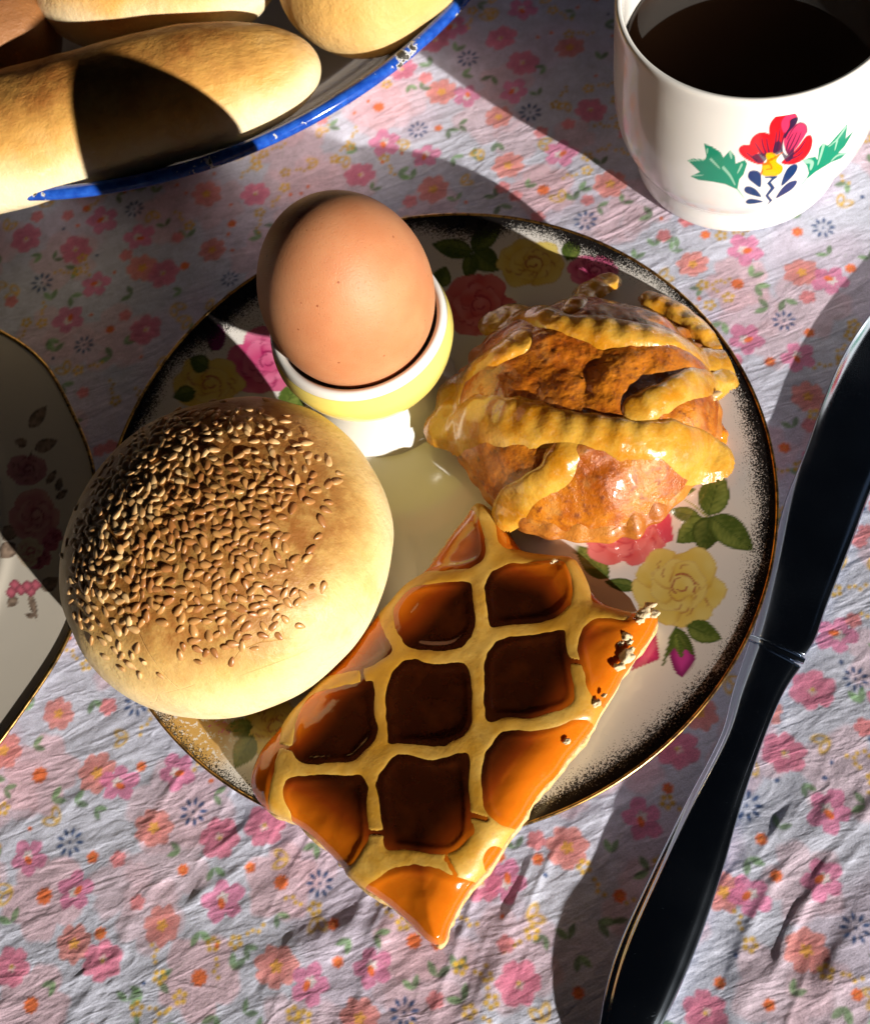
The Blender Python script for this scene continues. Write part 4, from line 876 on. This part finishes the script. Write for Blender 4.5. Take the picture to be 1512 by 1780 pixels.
crust.set(col=c, rough=0.35, coat=0.5, coatr=0.12, sss=0.15, sssr=SSR, ssss=0.002); crust.bump(crust.math('ADD', crust.noise(7, 5, 0.7), crust.noise(2, 3)), 0.5, 0.07)
cp = crom([(2.9, 2.45), (3.20, 2.40), (3.45, 2.22), (3.60, 2.0), (3.63, 1.85), (3.55, 1.65), (3.40, 1.4), (3.25, 1.08), (3.15, 0.98), (2.8, 0.97)], 5)
tc2 = np.linspace(0, 2*math.pi, 420, endpoint=False); Pr, Tr = np.meshgrid(np.arange(len(cp)), tc2, indexing='ij')
rc = cp[Pr, 0]*(1+(flute(Tr)-1)*1.5+0.008*vn(Tr*6, Pr*0.4, 0, 95)); zc = cp[Pr, 1]+(0.015+0.03*vn(np.cos(Tr)*4, np.sin(Tr)*4, 0, 92))*np.cos(NF*Tr)*(cp[Pr, 1] > 2.0)+0.10*vn(Tr*2.2, 0.0, 0, 96)*(cp[Pr, 1] > 1.7)
part('crust', np.stack([AC[0]+rc*np.cos(Tr), AC[1]+rc*np.sin(Tr), zc], -1).reshape(-1, 3), grid_faces(len(cp), 420, wv=True), crust.m, ap)
strip = M('egg_washed_strip'); n1 = strip.noise(1.1, 3); n2 = strip.noise(7, 4, 0.6)
c = strip.mix(strip.ramp(n1, 0.34, 0.66), (0.64, 0.36, 0.05), (0.54, 0.22, 0.010)); c = strip.mix(strip.math('MULTIPLY', strip.ramp(n2, 0.55, 0.75), 0.25), c, (0.70, 0.55, 0.35))
strip.set(col=c, rough=strip.ramp(n2, 0.3, 0.7, 0.18, 0.36), sss=0.2, sssr=SSR, ssss=0.002, coat=1.0, coatr=0.06); strip.bump(strip.math('ADD', strip.noise(8, 4), strip.noise(2.5, 3)), 0.35, 0.06)
def qp(p): return (740+p[0]/2.7, 430+p[1]/2.7)
STR = [([(330, 300), (420, 290), (600, 325), (800, 360), (1000, 388), (1200, 432), (1390, 500)], 0.33), ([(80, 800), (200, 795), (400, 790), (600, 820), (800, 850), (1000, 890), (1200, 920), (1350, 960)], 0.40),
       ([(425, 420), (330, 485), (220, 555), (150, 625), (105, 720), (85, 790)], 0.30), ([(1000, 745), (1100, 690), (1230, 635), (1410, 570)], 0.27), ([(660, 940), (580, 1050), (480, 1135), (385, 1215)], 0.27),
       ([(690, 260), (740, 195), (790, 140), (850, 90)], 0.24), ([(1060, 190), (1160, 235), (1260, 310), (1350, 400)], 0.22)]
hs = 0.032; sxg = np.arange(AC[0]-4.2, AC[0]+4.2, hs); syg = np.arange(AC[1]-4.2, AC[1]+4.2, hs); SX, SY = np.meshgrid(sxg, syg, indexing='ij'); Fs = grid_faces(*SX.shape); SXr, SYr = SX.ravel(), SY.ravel()
dm = dome(SXr, SYr); rr_ = np.hypot(SXr-AC[0], SYr-AC[1]); dmc = dsm(rr_)-0.9*np.clip(rr_-AR, 0, 9)
for k, (pts, w) in enumerate(STR):
    L = crom(np.array([on_dome(*qp(p)) for p in pts]), 5); d, s = dpoly(SXr, SYr, L)
    ww = w*1.22*(1+0.04*np.sin(s*9.0+k)+0.18*vn(s*1.1, 3.0*k, 0, 97)); qd = d/ww
    endf = sstep(0, 0.35, s)*sstep(0, 0.35, np.linalg.norm(np.diff(L, axis=0), axis=1).sum()-s); rid = (0.17*np.clip(1-qd**2.2, 0, 1)**0.7+0.022*np.sin(s*10.5)*sstep(1.0, 0.4, qd))*(0.35+0.65*endf)
    z = np.maximum(dmc+0.06, 0.6*dm+0.4*dmc)+np.where(qd < 1, rid, -(qd-1)*0.45)
    F = Fs[(qd[Fs] < 1.25).any(1)]
    if not len(F): continue
    V, F, _ = sub(np.stack([SXr, SYr, z], -1), F); part('dough_strip', V, F, strip.m, ap)
drip = M('orange_drip'); drip.set(col=(0.70, 0.22, 0.01), rough=0.08, sss=0.4, sssr=(1, 0.3, 0.05), ssss=0.002, coat=0.8)
for i, (u, v, r) in enumerate(((1236, 790, (0.30, 0.42, 0.20)), (1250, 760, (0.22, 0.30, 0.22)), (1226, 812, (0.24, 0.22, 0.12)))):
    w = un(u, v, 1.75-0.15*i); part('jelly_drip', *lump((w[0], w[1], w[2]), r, 40+i, 3), drip.m, ap)
flake = M('sugar_flake'); flake.set(col=(0.68, 0.45, 0.22), rough=0.2, coat=0.6)
for i, (u, v) in enumerate(((1232, 692), (1242, 684))):
    w = un(u, v, 2.55); part('glaze_flake', *lump((w[0], w[1], 2.5), (0.18, 0.11, 0.07), 60+i, 2), flake.m, ap)

# ================================================================== TABLE KNIFE
st = M('polished_steel'); scx = st.noise(1.0, 3, 0.6, st.vmul(st.co(), (30, 30, 4)))
mpk = st.n('ShaderNodeMapping'); st.link(st.co(), mpk.inputs[0]); mpk.inputs['Rotation'].default_value = (0, 0, math.radians(30)); mpk.inputs['Scale'].default_value = (1.2, 9, 1)
scr = st.ramp(st.noise(2.2, 6, 0.8, mpk.outputs[0]), 0.66, 0.74)
st.set(col=(0.38, 0.45, 0.56), metal=1.0, rough=st.math('ADD', st.ramp(st.noise(0.6, 2), 0.3, 0.7, 0.13, 0.18), st.math('MULTIPLY', scr, 0.30)))
st.bump(st.math('ADD', st.math('MULTIPLY', scr, 0.3), st.noise(1.2, 2)), 0.05, 0.03)
HL = [(1303, 1112), (1274, 1198), (1251, 1280), (1191, 1396), (1131, 1519), (1082, 1625), (1056, 1702), (1042, 1780), (1040, 1850), (1060, 1905)]
HR = [(1392, 1160), (1362, 1205), (1330, 1280), (1290, 1396), (1258, 1509), (1226, 1607), (1195, 1688), (1156, 1773), (1112, 1850), (1075, 1912)]
hz = 0.34*np.array([0.62, 0.66, 0.70, 0.76, 0.82, 0.86, 0.86, 0.82, 0.74, 0.68]); ht = 0.50*np.array([0.26, 0.32, 0.38, 0.44, 0.48, 0.50, 0.48, 0.44, 0.34, 0.20])
HLw = crom(np.array([un(*p, z) for p, z in zip(HL, hz)]), 8); HRw = crom(np.array([un(*p, z) for p, z in zip(HR, hz)]), 8); htw = crom(np.stack([ht, hz], -1), 8)
cs = [(-1.0, -0.25), (-1.0, 0.20), (-0.97, 0.38), (-0.90, 0.50), (-0.80, 0.56), (-0.76, 0.70), (-0.70, 0.82), (-0.58, 0.90), (-0.3, 0.98), (0, 1.0)]
cs = cs+[(-x, z) for x, z in cs[-2::-1]]+[(0.9, -0.6), (0.6, -0.9), (0, -1.0), (-0.6, -0.9), (-0.9, -0.6)]; cs = np.array(cs)
mid = (HLw+HRw)/2; half = (HRw-HLw)/2
KV = mid[:, None]+half[:, None]*cs[None, :, 0:1]+np.array([0, 0, 1.0])*(htw[:, 0][:, None]*cs[None, :, 1])[..., None]
KV = np.concatenate([np.repeat(KV[:1].mean(1, keepdims=True), len(cs), 1), KV, np.repeat(KV[-1:].mean(1, keepdims=True), len(cs), 1)], 0)
kn0 = un(1350, 1130, 0.6)
knife = thing('table_knife', (kn0[0], kn0[1], 0.1), 'steel table knife with a broad blade lying beside the rose plate', 'knife')
part('handle', KV.reshape(-1, 3), grid_faces(len(KV), len(cs), wv=True), st.m, knife)
BL = [(1307, 1104), (1318, 1060), (1336, 985), (1364, 872), (1400, 782), (1431, 695), (1466, 616), (1512, 546), (1580, 465), (1650, 400), (1700, 372)]
BRt = [(1398, 1141), (1417, 1112), (1439, 1049), (1482, 939), (1512, 858), (1550, 770), (1590, 680), (1630, 590), (1668, 510), (1700, 440), (1712, 384)]
bzz = 0.26
BLw = crom(np.array([un(*p, bzz) for p in BL]), 6); BRw = crom(np.array([un(*p, bzz) for p in BRt]), 6)
bc = np.array([(-1, 0), (-0.96, 0.6), (-0.7, 0.9), (0, 1), (0.7, 0.9), (0.96, 0.5), (1, 0), (0.7, -0.9), (0, -1), (-0.7, -0.9)])
mid = (BLw+BRw)/2; half = (BRw-BLw)/2; bt = np.linspace(0.10, 0.05, len(mid))
KB = mid[:, None]+half[:, None]*bc[None, :, 0:1]+np.array([0, 0, 1.0])*(bt[:, None]*bc[None, :, 1])[..., None]
KB = np.concatenate([np.repeat(KB[:1].mean(1, keepdims=True), len(bc), 1), KB, np.repeat(KB[-1:].mean(1, keepdims=True), len(bc), 1)], 0)
part('blade', KB.reshape(-1, 3), grid_faces(len(KB), len(bc), wv=True), st.m, knife)
b0, b1 = un(1302, 1108, 0.22), un(1398, 1150, 0.22)
bo = np.linspace(0, 1, 14)
BP = b0[None]+(b1-b0)[None]*bo[:, None]; part('bolster', *tube(BP, 0.04+0.10*np.sin(math.pi*np.clip(bo, 0.02, 0.98))**0.3, 12, 1.2), st.m, knife)
